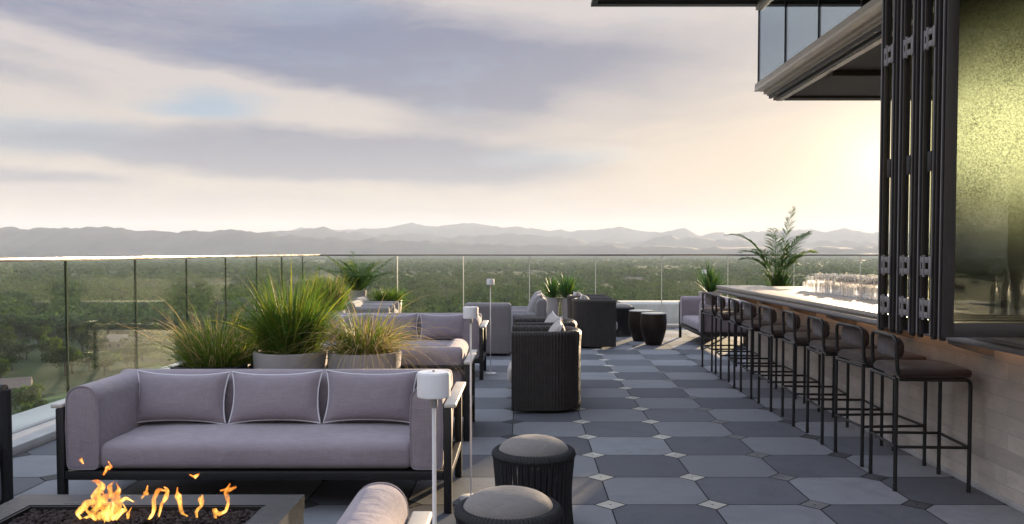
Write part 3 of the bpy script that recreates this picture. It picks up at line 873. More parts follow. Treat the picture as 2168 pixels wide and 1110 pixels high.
# ------------------------------------------------------------------ building over the bar
t = thing('hotel_building', 'upper storey with stepped fascia, grey glass screen and dark roof canopy over the bar', 'building', (0,0,0))
Y0, Y1 = .6, 11.1
def prof_y(mb, prof): return mb.loft([[(x, Y0, z) for x, z in prof], [(x, Y1, z) for x, z in prof]])
prof_y(MB(), [(3.04, 3.635), (3.04, 3.70), (3.6, 3.70), (3.6, 3.60), (3.17, 3.60), (3.17, 3.635)]).build('fascia', M['fascia'], t, smooth=False)
prof_y(MB(), [(3.035, 3.606), (3.035, 3.634), (3.168, 3.634), (3.168, 3.606)]).build('fascia_trim', M['fascia_light'], t, smooth=False)
m_ = MB(); prof_y(m_, [(3.155, 3.57), (3.155, 3.605), (3.30, 3.605), (3.30, 3.57)]); prof_y(m_, [(3.20, 3.55), (3.20, 3.569), (3.30, 3.569), (3.30, 3.55)]); m_.build('fascia_step', M['fascia'], t, smooth=False)
m_ = MB(); prof_y(m_, [(3.225, 3.515), (3.225, 3.549), (3.262, 3.549), (3.262, 3.515)]); prof_y(m_, [(3.285, 3.49), (3.285, 3.548), (3.33, 3.548), (3.33, 3.49)]); m_.build('door_track', M['canopy'], t, smooth=False)
prof_y(MB(), [(3.331, 3.484), (3.331, 3.52), (3.40, 3.52), (3.40, 3.484)]).build('track_trim', M['fascia_light'], t, smooth=False)
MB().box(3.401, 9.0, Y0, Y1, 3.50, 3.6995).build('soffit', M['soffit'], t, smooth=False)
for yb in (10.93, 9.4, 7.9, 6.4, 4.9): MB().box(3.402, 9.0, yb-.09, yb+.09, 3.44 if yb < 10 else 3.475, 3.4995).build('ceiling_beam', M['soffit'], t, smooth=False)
ys = [Y1-.02-1.125*k for k in range(0, 9)]
for a, b in zip(ys[:-1], ys[1:]):
    MB().box(3.078, 3.092, b+.011, a-.011, 3.70, 4.66).build('glass_screen', M['upper_glass'], t, smooth=False)
for a in ys: MB().box(3.072, 3.098, a-.011, a+.011, 3.7005, 4.655).build('mullion', M['gasket'], t, smooth=False)
MB().rbox(3.04, 3.13, Y0, Y1, 4.66, 4.745, .006).build('screen_head', M['fascia'], t)
m_ = MB(); m_.loft([[(.90, Y0, 4.76), (.86, Y0, 5.1), (9., Y0, 5.1), (9., Y0, 4.76)], [(.90, Y1, 4.76), (.86, Y1, 5.1), (9., Y1, 5.1), (9., Y1, 4.76)]])
m_.build('roof_canopy', M['canopy'], t, smooth=False)
m_ = MB(); m_.box(.885, 9., Y1-.10, Y1+.02, 4.715, 4.758); m_.box(.885, .96, Y0, Y1-.101, 4.715, 4.758); m_.build('canopy_edge', M['canopy'], t, smooth=False)
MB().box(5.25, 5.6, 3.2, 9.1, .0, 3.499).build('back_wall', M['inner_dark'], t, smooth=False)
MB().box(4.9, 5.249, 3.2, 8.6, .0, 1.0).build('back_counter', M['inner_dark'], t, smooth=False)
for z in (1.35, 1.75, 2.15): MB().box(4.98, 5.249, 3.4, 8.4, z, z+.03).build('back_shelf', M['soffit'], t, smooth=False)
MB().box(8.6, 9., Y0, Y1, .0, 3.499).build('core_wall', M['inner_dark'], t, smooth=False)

# ------------------------------------------------------------------ fire table
FX0, FX1, FY0, FY1, FZ = -2.235, -.975, 2.92, 3.70, .42
t = thing('fire_table', 'low dark steel fire table filled with lava rock and lit', 'fire table', (0,0,0))
b = MB(); wv = .125
b.box(FX0, FX1, FY1-.155, FY1, FZ-.06, FZ); b.box(FX0, FX1, FY0, FY0+.155, FZ-.06, FZ)
b.box(FX0, FX0+wv, FY0+.155, FY1-.155, FZ-.06, FZ); b.box(FX1-wv, FX1, FY0+.155, FY1-.155, FZ-.06, FZ)
b.build('table_top', M['fire_metal'], t, smooth=False)
MB().box(FX0+.004, FX1-.004, FY0+.004, FY1-.004, 0, FZ-.0605).build('table_body', M['fire_metal'], t, smooth=False)
b = MB()
for x0, x1, y0, y1 in ((FX0+wv, FX1-wv, FY1-.167, FY1-.1555), (FX0+wv, FX0+wv+.012, FY0+.16, FY1-.168), (FX1-wv-.012, FX1-wv, FY0+.16, FY1-.168)): b.box(x0, x1, y0, y1, FZ-.06, FZ-.004)
b.build('pan_rim', M['black_metal'], t, smooth=False)
MB().box(FX0+wv+.013, FX1-wv-.013, FY0+.156, FY1-.168, FZ-.0602, FZ-.04).build('burner_bed', M['lava'], t, smooth=False)
bm = bmesh.new(); bmesh.ops.create_icosphere(bm, subdivisions=1, radius=1.); bv = np.array([v.co[:] for v in bm.verts]); bf = [tuple(v.index for v in f.verts) for f in bm.faces]; bm.free()
b = MB()
for i in range(2600):
    x = random.uniform(FX0+wv+.02, FX1-wv-.02); y = FY1-.175-abs(random.random()**1.3)*.42
    s = random.uniform(.007, .015)
    sc = rng.uniform(.6, 1.2, 3)*s; q = Matrix.Rotation(random.uniform(0, 6), 3, Vector(rng.normal(size=3)).normalized())
    vs = (bv*rng.uniform(.75, 1.2, (len(bv), 1))*sc) @ np.array(q) + np.array((x, y, FZ-.036+random.uniform(0, .018)))
    b.add(vs, bf)
tag(b.build('lava_rocks', M['lava'], smooth=False), 'dark brown lava rocks filling the fire table pan', 'lava rock', kind='stuff')

def flame(name, label, base, paths, group='flames over the fire table'):
    mb = MB()
    for pts, rs in paths:
        P = bend([Vector(p) for p in pts], .4*min((Vector(a)-Vector(b_)).length for a, b_ in zip(pts[:-1], pts[1:])), 5) if len(pts) > 2 else [Vector(p) for p in pts]
        n = len(P); L = []
        for i in range(n):
            q = i/(n-1)*(len(rs)-1); j = min(int(q), len(rs)-2); L.append(1.15*(rs[j]+(rs[j+1]-rs[j])*(q-j)))
        mb.tube(P, L, 8, caps=True)
    vs = []
    for v in mb.v:
        p = Vector(v); d = mnoise.noise_vector(p*38+Vector(base)*9)*.006; vs.append((p.x+d.x, (p.y*.8)+d.y, p.z+d.z))
    mb.v = vs
    o = mb.build(name, M['flame'], None, loc=base, angle=90)
    tag(o, label, 'flame', group); return o
fz = FZ-.028
def fx(px): return (px-1108)*3.42/F
def up(py): return (1090-py)*3.42/F
BX = fx(203)
big = []
for (pts, w) in (
    ([(165,1085),(190,1075),(205,1050),(200,1030),(215,1012),(200,1000),(190,1003)], (.004,.012,.022,.018,.014,.008,.002)),
    ([(170,1088),(160,1070),(178,1052),(195,1042),(188,1060)], (.006,.012,.016,.012,.003)),
    ([(180,1092),(205,1092),(228,1080),(240,1060),(238,1035),(250,1020),(242,1005)], (.005,.012,.016,.022,.020,.012,.002)),
    ([(215,1088),(222,1062),(212,1042),(232,1030),(226,1010),(240,1002)], (.012,.022,.018,.014,.010,.002)),
    ([(236,1085),(250,1068),(262,1064),(255,1050)], (.010,.012,.008,.002)),
    ([(158,1068),(172,1060),(182,1046)], (.003,.011,.004)),
    ([(195,1066),(206,1040),(203,1022),(215,1030),(210,1042)], (.008,.010,.006,.004,.002)),
    ([(246,1048),(264,1038),(284,1046)], (.008,.007,.002)),
    ([(176,1060),(196,1082),(216,1070),(232,1048)], (.006,.015,.016,.006))):
    big.append(([(fx(x)-BX, .012*math.sin(i*2.1+x), up(y)) for i, (x, y) in enumerate(pts)], w))
flame('flame', 'largest bright flame curling up at the left of the fire pan', (BX, 3.40, fz), big)
for lab, pts, w in (
    ('arched double flame next to the largest one', [[(292,1088),(312,1084),(322,1065),(318,1042),(332,1020),(348,1024)], [(332,1076),(336,1055),(346,1038),(352,1022),(340,1016)]], [(.002,.006,.008,.007,.010,.004), (.005,.008,.010,.010,.003)]),
    ('slim upright flame between the arched and the bulb-shaped ones', [[(390,1080),(378,1070),(377,1048),(368,1032),(371,1016)]], [(.003,.010,.009,.012,.002)]),
    ('small bulb-topped flame near the hooked one', [[(412,1082),(410,1068),(422,1055),(418,1042),(426,1032)]], [(.005,.007,.006,.014,.004)]),
    ('hooked flame at the right end of the fire pan', [[(452,1082),(446,1062),(456,1074),(472,1068),(480,1048),(474,1026),(482,1010)], [(462,1024),(478,1022),(496,1016)]], [(.006,.010,.009,.006,.006,.012,.003), (.003,.011,.004)]),
    ('short flame lick between the two leftmost flames', [[(260,1090),(266,1074),(273,1058)]], [(.004,.008,.001)]),
    ('thin wavy flame high beside the largest one', [[(292,1040),(302,1030),(309,1012)]], [(.004,.011,.002)]),
    ('upper detached lick of fire floating above the largest flame', [[(214,990),(220,976),(230,972),(226,960)]], [(.004,.012,.009,.002)]),
    ('leftmost detached spark of fire floating before the sofa arm', [[(170,965),(167,957),(169,950)]], [(.002,.008,.001)]),
    ('detached lick of fire floating before the middle of the sofa', [[(396,990),(408,994),(418,988),(420,984)]], [(.003,.009,.005,.001)])):
    X = fx(pts[0][0][0])
    flame('flame', lab, (X, 3.41, fz), [([(fx(x)-X, .008*math.sin(i*1.7+x), up(y)) for i, (x, y) in enumerate(pp)], ww) for pp, ww in zip(pts, w)])

# ------------------------------------------------------------------ plants
def blade(out, mi, base, az, lean, L, w, droop, k, seg=5, twist=None):
    """one ribbon leaf as quads"""
    p = np.array(base, float); d = np.array((math.sin(lean)*math.cos(az), math.sin(lean)*math.sin(az), math.cos(lean)))
    side = np.array((-math.sin(az), math.cos(az), 0.))
    tw = random.uniform(-1.2, 1.2) if twist is None else twist
    side = side*math.cos(tw)+np.cross(d, side)*math.sin(tw)
    prev = None; st = L/seg
    for i in range(seg+1):
        q = i/seg; ww = w*(1-q**2.2)*(.6+.4*min(1, q*4))*.5 + .0002
        a, b = p-side*ww, p+side*ww
        if prev is not None: out.append((prev[0], prev[1], b, a)); mi.append(k)
        prev = (a, b)
        d = d + np.array((math.cos(az)*droop*.5, math.sin(az)*droop*.5, -droop))*(.3+q)/seg*1.6; d /= np.linalg.norm(d)
        p = p + d*st
def pot_round(t, r0, r1, h, m):
    MB().lathe([(r0*.96, 0), (r0, .01), (r1, h-.01), (r1-.004, h), (r1-.03, h), (r1-.034, h-.01), (r1-.04, h-.06)], 48, cap1=False).build('pot', m, t)
    MB().lathe([(r1-.036, h-.075), (r1-.037, h-.055)], 24).build('soil', M['soil'], t)
def pot_square(t, w, h, m):
    b = MB(); q = w/2
    for x0, x1, y0, y1 in ((-q, q, -q, -q+.025), (-q, q, q-.025, q), (-q, -q+.025, -q+.025, q-.025), (q-.025, q, -q+.025, q-.025)): b.box(x0, x1, y0, y1, 0, h)
    b.box(-q+.025, q-.025, -q+.025, q-.025, 0, .02); b.build('pot', m, t, smooth=False)
    MB().box(-q+.026, q-.026, -q+.026, q-.026, .03, h-.05).build('soil', M['soil'], t, smooth=False)
def grass(t, n, r, z, Ls, lean, w, droop, mix, mats):
    out = []; mi = []
    for i in range(n):
        a = random.uniform(0, 2*PI); rr = r*math.sqrt(random.random())
        az = a + random.gauss(0, .5); ln = abs(random.gauss(0, lean))*(.35+rr/r)
        blade(out, mi, (rr*math.cos(a), rr*math.sin(a), z), az, ln, random.uniform(*Ls), w*random.uniform(.6, 1.3), random.uniform(*droop), random.choices(range(len(mats)), mix)[0])
    quads('foliage', np.array(out), [M[m] for m in mats], rng.random(len(out)), mi, t)
def stalks(out, mi, n, r, z, Ls, lean, w, droop, k):
    for i in range(n):
        a = random.uniform(0, 2*PI); rr = r*random.random()
        blade(out, mi, (rr*math.cos(a), rr*math.sin(a), z), a, random.uniform(*lean), random.uniform(*Ls), w, random.uniform(*droop), k, 6)
def frond(out, mi, base, az, lean, L, droop, k, nl=22, ll=.22, lw=.014, vee=.6):
    p = Vector(base); d = Vector((math.sin(lean)*math.cos(az), math.sin(lean)*math.sin(az), math.cos(lean)))
    seg = nl; st = L/seg; pts = []
    for i in range(seg+1):
        q = i/seg; pts.append((p.copy(), d.copy()))
        d = (d + Vector((math.cos(az)*droop*.6, math.sin(az)*droop*.6, -droop))*(.2+q)/seg*1.7).normalized(); p = p + d*st
    side0 = Vector((-math.sin(az), math.cos(az), 0))
    for (a, da), (b_, db) in zip(pts[:-1], pts[1:]):
        ww = .004; out.append((a-side0*ww, a+side0*ww, b_+side0*ww, b_-side0*ww)); mi.append(k)
    for i in range(int(seg*.22), seg+1):
        q = i/seg; a, da = pts[i]; l = ll*math.sin(PI*(.12+.82*q))**.7
        upv = side0.cross(da)*(-1)
        for sg in (-1, 1):
            dl = (da*.75 + side0*sg*1. + upv*-.0 + Vector((0, 0, .25*vee))).normalized()
            dl = (dl + Vector((random.gauss(0, .08), random.gauss(0, .08), random.gauss(0, .08)))).normalized()
            n = dl.cross(da).normalized().cross(dl)*1.0; wv_ = dl.cross(Vector((random.gauss(0, .4), random.gauss(0, .4), 1))).normalized()*lw*.5
            m1 = a+dl*l*.5; m2 = a+dl*l+Vector((0, 0, -.16*l))
            out.append((a-wv_*.4, a+wv_*.4, m1+wv_, m1-wv_)); mi.append(k)
            out.append((m1-wv_, m1+wv_, m2+wv_*.1, m2-wv_*.1)); mi.append(k)

pgp = 'potted plants on the terrace'
# big upright grass in the grey pot behind the sofa
t = thing('potted_grass', 'tall bushy green grass in a grey round pot behind the fireside sofa', 'potted plant', (-1.70, 6.1, 0), 0, pgp)
pot_round(t, .22, .265, .78, M['pot'])
out = []; mi = []
for i in range(2050):
    a = random.uniform(0, 2*PI); rr = .17*math.sqrt(random.random()); az = a+random.gauss(0, .6)
    blade(out, mi, (rr*math.cos(a), rr*math.sin(a), .705), az, abs(random.gauss(0, .23))*(.35+rr/.17*.8), random.triangular(.22, .80, .46)*(.86+.42*mnoise.noise(Vector((az*1.1, rr*9, 2.)))), random.uniform(.0035, .0085), random.uniform(.1, 1.2), random.choices((0, 1), (.8, .2))[0], 6)
stalks(out, mi, 30, .12, .73, (.5, .86), (.1, .85), .017, (.1, .7), 1)
stalks(out, mi, 12, .12, .73, (.5, .80), (.2, .9), .019, (.2, .5), 2)
quads('foliage', np.array(out), [M['grass_g'], M['grass_y'], M['palm']], rng.random(len(out)), mi, t)
# straw fountain grass
t = thing('potted_grass', 'straw-coloured fountain grass arching from a grey round pot', 'potted plant', (-1.155, 6.08, 0), 0, pgp)
pot_round(t, .22, .265, .78, M['pot'])
out = []; mi = []
for i in range(420):
    a = random.uniform(0, 2*PI); rr = .14*math.sqrt(random.random())
    blade(out, mi, (rr*math.cos(a), rr*math.sin(a), .705), a+random.gauss(0, .5), abs(random.gauss(0, .38)), random.uniform(.22, .48), random.uniform(.004, .008), random.uniform(.3, 1.4), random.choices((0, 1, 2), (.45, .3, .25))[0], 6)
for i in range(360):
    a = random.uniform(0, 2*PI); rr = .12*math.sqrt(random.random())
    blade(out, mi, (rr*math.cos(a), rr*math.sin(a), .72), a, random.uniform(.12, 1.0), random.uniform(.40, .86), random.uniform(.0035, .0065), random.uniform(1.0, 2.6), random.choices((1, 2), (.2, .8))[0], 9)
quads('foliage', np.array(out), [M['grass_g'], M['grass_y'], M['grass_s']], rng.random(len(out)), mi, t)
# spreading grass in the black planter
t = thing('potted_grass', 'spreading feathery grass in a square black planter at the left', 'potted plant', (-2.24, 6.1, 0), 0, pgp)
pot_square(t, .48, .69, M['pot_dark'])
out = []; mi = []
for i in range(1150):
    a = random.uniform(0, 2*PI); rr = .19*math.sqrt(random.random())
    blade(out, mi, (rr*math.cos(a), rr*math.sin(a), .62), a+random.gauss(0, .5), abs(random.gauss(0, .40))*(.4+rr/.19*.7), random.triangular(.18, .56, .38), random.uniform(.003, .007), random.uniform(.2, 1.3), random.choices((0, 1, 2), (.62, .25, .13))[0], 6)
stalks(out, mi, 70, .17, .66, (.34, .70), (.12, 1.0), .0065, (.2, 1.2), 2)
quads('foliage', np.array(out), [M['grass_g'], M['grass_y'], M['grass_s']], rng.random(len(out)), mi, t)
# dark leafy plant between them
t = thing('potted_shrub', 'dark broad-leaved plant squeezed between the two grass planters', 'potted plant', (-2.02, 6.62, 0), 0, pgp)
pot_round(t, .13, .16, .45, M['pot_dark'])
out = []; mi = []
for i in range(9): frond(out, mi, (0, 0, .42), random.uniform(0, 6.3), random.uniform(.1, .6), random.uniform(.5, .8), .6, random.choice((0, 0, 1)), 16, .16, .035)
for i in range(240):
    a = random.uniform(0, 6.3); zz = random.uniform(.5, .95); rr = random.uniform(.02, .2)
    blade(out, mi, (rr*math.cos(a), rr*math.sin(a), zz), a, random.uniform(.5, 1.7), random.uniform(.06, .12), .035, .6, random.choice((0, 0, 1)), 3)
quads('foliage', np.array(out), [M['darkleaf'], M['palm']], rng.random(len(out)), mi, t)
# yellow-green grass near the left rail
t = thing('potted_grass', 'tall yellow-green grass beside the corner palm', 'potted plant', (-3.02, 12.9, 0), 0, pgp)
pot_round(t, .22, .27, .6, M['pot'])
out = []; mi = []
for i in range(1100):
    a = random.uniform(0, 2*PI); rr = .2*math.sqrt(random.random())
    blade(out, mi, (rr*math.cos(a), rr*math.sin(a), .54), a+random.gauss(0, .5), abs(random.gauss(0, .28))*(.4+rr/.2*.8), random.uniform(.3, .70), random.uniform(.006, .012), random.uniform(.1, .8), random.choices((0, 1, 2), (.45, .42, .13))[0], 5)
quads('foliage', np.array(out), [M['grass_g'], M['grass_y'], M['grass_s']], rng.random(len(out)), mi, t)
# corner palm
t = thing('potted_palm', 'green feather palm in a tall grey pot at the far left corner', 'potted plant', (-3.22, 16.25, 0), 0, pgp)
pot_round(t, .13, .175, .76, M['pot'])
out = []; mi = []
for i in range(22): frond(out, mi, (random.uniform(-.05, .05), random.uniform(-.05, .05), .7), 2*PI*i/22+random.gauss(0, .3), random.uniform(.05, .8), random.uniform(.65, 1.0), random.uniform(.3, .9), random.choices((0, 1), (.8, .2))[0], 22, .22, .022)
for i in range(80): blade(out, mi, (0, 0, .7), random.uniform(0, 6.3), random.uniform(.1, 1.0), random.uniform(.4, .7), .03, .3, 0, 4)
quads('foliage', np.array(out), [M['palm'], M['palm_y']], rng.random(len(out)), mi, t)
# low bushy planter right of it
t = thing('potted_grass', 'low tufted plant in a dark bowl right of the corner palm', 'potted plant', (-2.62, 16.3, 0), 0, pgp)
pot_round(t, .2, .26, .56, M['pot_dark'])
grass(t, 650, .2, .5, (.18, .42), .55, .012, (.3, 1.3), (.7, .3), ['grass_g', 'palm_y'])
# yuccas
def yucca(label, loc, h, r0, r1, n, L, potm='pot', lean=1.25, name='potted_yucca'):
    t = thing(name, label, 'potted plant', loc, 0, pgp); pot_round(t, r0, r1, h, M[potm])
    MB().tube([(0, 0, h-.06), (.01, 0, h+.05)], .03, 8).build('stem', M['bark'], t)
    out = []; mi = []
    for i in range(n):
        a = random.uniform(0, 6.3); ln = lean*random.random()**.8
        blade(out, mi, (.02*math.cos(a), .02*math.sin(a), h+random.uniform(-.04, .05)), a, ln, L*random.uniform(.75, 1.1), .034, .12, random.choices((0, 1), (.85, .15))[0], 4, random.uniform(-.3, .3))
    quads('foliage', np.array(out), [M['yucca'], M['palm_y']], rng.random(len(out)), mi, t)
yucca('spiky green yucca in a slim grey pot, left of the pair', (.57, 16.2, 0), .62, .10, .13, 85, .42)
yucca('spiky green yucca in a slim grey pot, right of the pair', (.86, 16.22, 0), .62, .10, .14, 110, .50)
yucca('spiky agave rising behind the far corner of the bar', (3.32, 13.0+1.9, 0), .80, .17, .2, 90, .56, lean=1.3, name='potted_agave')
# tall palm behind the bar
t = thing('potted_palm', 'tall slender palm standing behind the bar near the stacked glasses', 'potted plant', (4.15, 13.6, 0), 0, pgp)
b = MB(); b.rbox(-.52, 1.1, -.22, .22, 0, .86, .01); b.build('pot', M['pot'], t)  # unseen pot, widened to a long trough to keep low sun off the floor
MB().box(-.49, 1.07, -.19, .19, .8605, .864).build('soil', M['soil'], t, smooth=False)
out = []; mi = []
st = MB()
for i, (az, ln, L, dr) in enumerate(((.3, .10, 1.45, .25), (2.9, .28, 1.35, .95), (.6, .30, 1.25, .75), (4.2, .2, 1.2, .7), (3.3, .42, 1.0, 1.0), (5.6, .3, 1.15, .6), (1.6, .22, 1.1, .7), (.1, .45, .95, .9), (3.0, .55, .8, .9), (5.0, .5, .8, .8), (2.2, .4, .9, .8), (1.0, .6, .8, .9))):
    b0_ = Vector((random.uniform(-.07, .07), random.uniform(-.07, .07), .80)); tip = b0_+Vector((.06*math.cos(az), .06*math.sin(az), .28))
    st.tube([b0_, tip], [.012, .009], 6)
    frond(out, mi, tip, az, ln*.95, L*.80, dr*1.15, 1 if i == 7 else 0, 34, .25, .020)
for i in range(140): blade(out, mi, (random.uniform(-.1, .1), random.uniform(-.1, .1), .84), random.uniform(0, 6.3), random.uniform(.05, .6), random.uniform(.3, .62), .018, .4, random.choice((0, 0, 1)), 4)
quads('foliage', np.array(out), [M['palm'], M['palm_y']], rng.random(len(out)), mi, t)
st.build('stems', M['bark'], t)
MB().tube([(-.05, .02, .56), (-.055, .03, 1.86)], [.008, .002], 6).build('spear_leaf', M['palm'], t)

# ------------------------------------------------------------------ the plain, woods, houses and mountains
def ground():
    m, nt, out = new_mat('plain'); k = N(nt)
    v = k.coord()
    a = k.noise(v, .004, 6, .6, .5); b = k.noise(v, .022, 5, .6); c = k.noise(v, .4, 4, .6)
    g = k.mix(k.rng(b, .35, .65), (.026,.042,.012,1), (.050,.066,.018,1))
    g = k.mix(k.rng(a, .55, .63, 0, .85), g, (.13,.11,.06,1))
    g = k.mix(k.rng(c, .3, .7, 0, .45), g, (.03,.04,.015,1))
    nt.links.new(k.bsdf(g, .95, 0, None, .2), out.inputs[0])
    b_ = MB(); n = 24
    xs = [-14000+28000*i/n for i in range(n+1)]; ysg = [-1800+14200*i/n for i in range(n+1)]
    b_.grid([[(x, y, GZ) for y in ysg] for x in xs])
    tag(b_.build('plain', m, smooth=False), kind='structure')
ground()
def gpt(px, py):                       # point of the plain seen at a photo pixel
    y = (H-GZ)*F/(py-534); return ((px-1108)*y/F, y)
M['lawn'] = simple('lawn', (.050,.090,.016), .95, var=.25, vscale=.3, bump=0)
M['path'] = simple('dirt_path', (.17,.13,.08), .95, var=.2, vscale=.3, bump=0)
def patch(name, pts, m, dz):
    c = [gpt(*p) for p in pts]
    tag(MB().add([(x, y, GZ+dz) for x, y in c], [tuple(range(len(c)))]).build(name, m, smooth=False), kind='structure')
lawns = [[(60,868),(85,846),(150,828),(215,812),(240,822),(190,842),(120,868)], [(262,802),(278,786),(330,776),(390,782),(390,800),(310,808)], [(-60,900),(30,878),(60,895),(-40,950)], [(330,700),(400,694),(420,702),(340,712)], [(1050,640),(1130,636),(1150,644),(1040,650)]]
for i, l in enumerate(lawns): patch('lawn', l, M['lawn'], .05+.01*i)
patch('dirt_path', [(-60,935),(40,895),(150,868),(300,838),(330,845),(160,885),(40,925),(-40,980)], M['path'], .15)
patch('dirt_path', [(860,606),(930,599),(985,600),(985,604),(930,605),(862,610)], M['path'], .15)
patch('dirt_path', [(1080,590),(1180,585),(1240,588),(1180,592)], M['path'], .18)

def inside(x, y, poly):
    r = False; n = len(poly)
    for i in range(n):
        (x1, y1), (x2, y2) = poly[i], poly[i-1]
        if (y1 > y) != (y2 > y) and x < (x2-x1)*(y-y1)/(y2-y1)+x1: r = not r
    return r
lawnp = [[gpt(*p) for p in l] for l in lawns] + [[gpt(*p) for p in [(-60,935),(40,890),(150,862),(300,832),(330,845),(160,890),(40,930),(-40,980)]]]

def crown_quads(n, lobes, rx, rz, zc, leaf, seed):
    g = np.random.default_rng(seed); out = np.zeros((n, 4, 3)); tint = np.zeros(n)
    C = g.normal(size=(lobes, 3)); C /= np.linalg.norm(C, axis=1)[:, None]; C *= g.uniform(.35, .8, (lobes, 1)); C[:, 2] = C[:, 2]*.9
    rad = g.uniform(.28, .52, lobes); lt = g.random(lobes)
    for i in range(n):
        k = g.integers(lobes); d = g.normal(size=3); d /= np.linalg.norm(d); d[2] = abs(d[2])*.9-.25 if g.random() < .75 else d[2]
        p = C[k]+d*rad[k]*g.uniform(.75, 1.05)
        a = g.normal(size=3); a /= np.linalg.norm(a); nn = d+a*.8; nn /= np.linalg.norm(nn)
        u = np.cross(nn, g.normal(size=3)); u /= np.linalg.norm(u); w = np.cross(nn, u)
        s = leaf*g.uniform(.6, 1.3); c = np.array((p[0]*rx, p[1]*rx, zc+p[2]*rz))
        out[i] = np.array((c-u*s, c-w*s*.6, c+u*s, c+w*s*.6)); tint[i] = .55*lt[k]+.45*g.random()
    return out, tint
def make_tree(kind, seed):
    spec = {'a': ('broadleaf_tree', 'dark green leafy tree in the woods below the terrace', 'crown_a', 9, 4.4, 4.2, 5.2),
            'b': ('broadleaf_tree', 'bright green rounded tree in the woods below the terrace', 'crown_b', 8, 3.6, 3.6, 4.4),
            'c': ('silver_tree', 'pale silvery tree in the woods below the terrace', 'crown_c', 7, 3.2, 3.2, 4.0),
            'd': ('broadleaf_tree', 'tall narrow tree in the woods below the terrace', 'crown_a', 9, 2.6, 5.6, 6.2)}[kind]
    t = thing(spec[0], spec[1], 'tree', (0,0,GZ), 0, 'trees in the woods below the terrace')
    g = random.Random(seed); mb = MB(); hh = spec[6]
    mb.tube([(0,0,0), (.1,.05,hh*.4), (.05,-.05,hh)], [.32,.24,.10], 7)
    for i in range(5):
        a = g.uniform(0, 6.3); mb.tube([(.08,.03,hh*.45), (spec[4]*.3*math.cos(a), spec[4]*.3*math.sin(a), hh*.8), (spec[4]*.6*math.cos(a), spec[4]*.6*math.sin(a), hh*1.05)], [.13,.09,.03], 5)
    mb.build('trunk', M['bark'], t)
    q, ti = crown_quads(1700, spec[3], spec[4], spec[5], hh, .30, seed)
    quads('crown', q, M[spec[2]], ti, None, t)
    return t
protos = [make_tree('a', 1), make_tree('b', 2), make_tree('a', 3), make_tree('c', 4), make_tree('b', 5), make_tree('d', 6)]
houses = []
def house_at(px, py, w, d, h, rz, label):
    x, y = gpt(px, py); houses.append((x, y))
    t = thing('house', label, 'house', (x, y, GZ), rz, 'houses among the trees')
    MB().box(-w/2, w/2, -d/2, d/2, 0, h).build('wall', M['house_wall'], t, smooth=False)
    e = .5; z1 = h+d*.26
    MB().loft([[(x_, -d/2-e, h+.02), (x_, d/2+e, h+.02), (x_, 0, z1)] for x_ in (-w/2-e, w/2+e)]).build('roof', M['roof_tile'], t, smooth=False)
    for k in range(int(w//3)):
        xx = -w/2+1.5+3*k
        MB().box(xx-.5, xx+.5, -d/2-.04, -d/2-.005, .9, 2.2).build('window', M['house_win'], t, smooth=False)
house_at(262, 738, 17, 9, 3.0, .15, 'long low house with a brown roof among the trees at the left')
house_at(8, 845, 10, 8, 3.0, .5, 'house with a pale roof at the far left beyond the rope chair')
house_at(1270, 628, 18, 10, 3.5, .2, 'house beyond the rear railing above the wicker chairs')
house_at(1120, 622, 14, 10, 3.5, -.3, 'house among trees in line with the yucca pots')
house_at(420, 655, 15, 9, 3.2, -.2, 'house among the trees above the feathery grass')
house_at(130, 655, 15, 10, 3.2, .3, 'house roof half hidden by trees at the left')
house_at(900, 612, 16, 9, 3.2, .1, 'house beside the pale clearing beyond the rear railing')
house_at(1340, 600, 22, 12, 4, -.1, 'low house far off to the right above the drum tables')

# individual trees: the nearest ones
spots = []; tries = 0
TR = random.Random(21)
while len(spots) < 296 and tries < 20000:
    tries += 1
    y = 150+222*TR.random()**.85; a = TR.uniform(-.66, .16); x = a*y
    if a > .21 and y < 220: continue
    if any(inside(x, y, p) for p in lawnp): continue
    if any((x-h[0])**2+(y-h[1])**2 < 81 for h in houses): continue
    if mnoise.noise(Vector((x*.012, y*.012, 5.))) < -.42: continue
    if any((x-s[0])**2+(y-s[1])**2 < 20 for s in spots): continue
    spots.append((x, y))
weights = (.30, .20, .22, .06, .14, .08)
used = set()
tkids = {p: [c for c in bpy.data.objects if c.parent == p] for p in protos}
for i, (x, y) in enumerate(spots):
    k = i if i < len(protos) else TR.choices(range(len(protos)), weights)[0]
    pr = protos[k]
    if k not in used: used.add(k); r = pr
    else:
        r = pr.copy(); col.objects.link(r)
        for ch in tkids[pr]:
            c = ch.copy(); col.objects.link(c); c.parent = r
    r.location = (x, y, GZ); s = TR.uniform(.65, 1.25); r.scale = (s*TR.uniform(.9, 1.15), s*TR.uniform(.9, 1.15), s); r.rotation_euler = (0, 0, TR.uniform(0, 6.3))

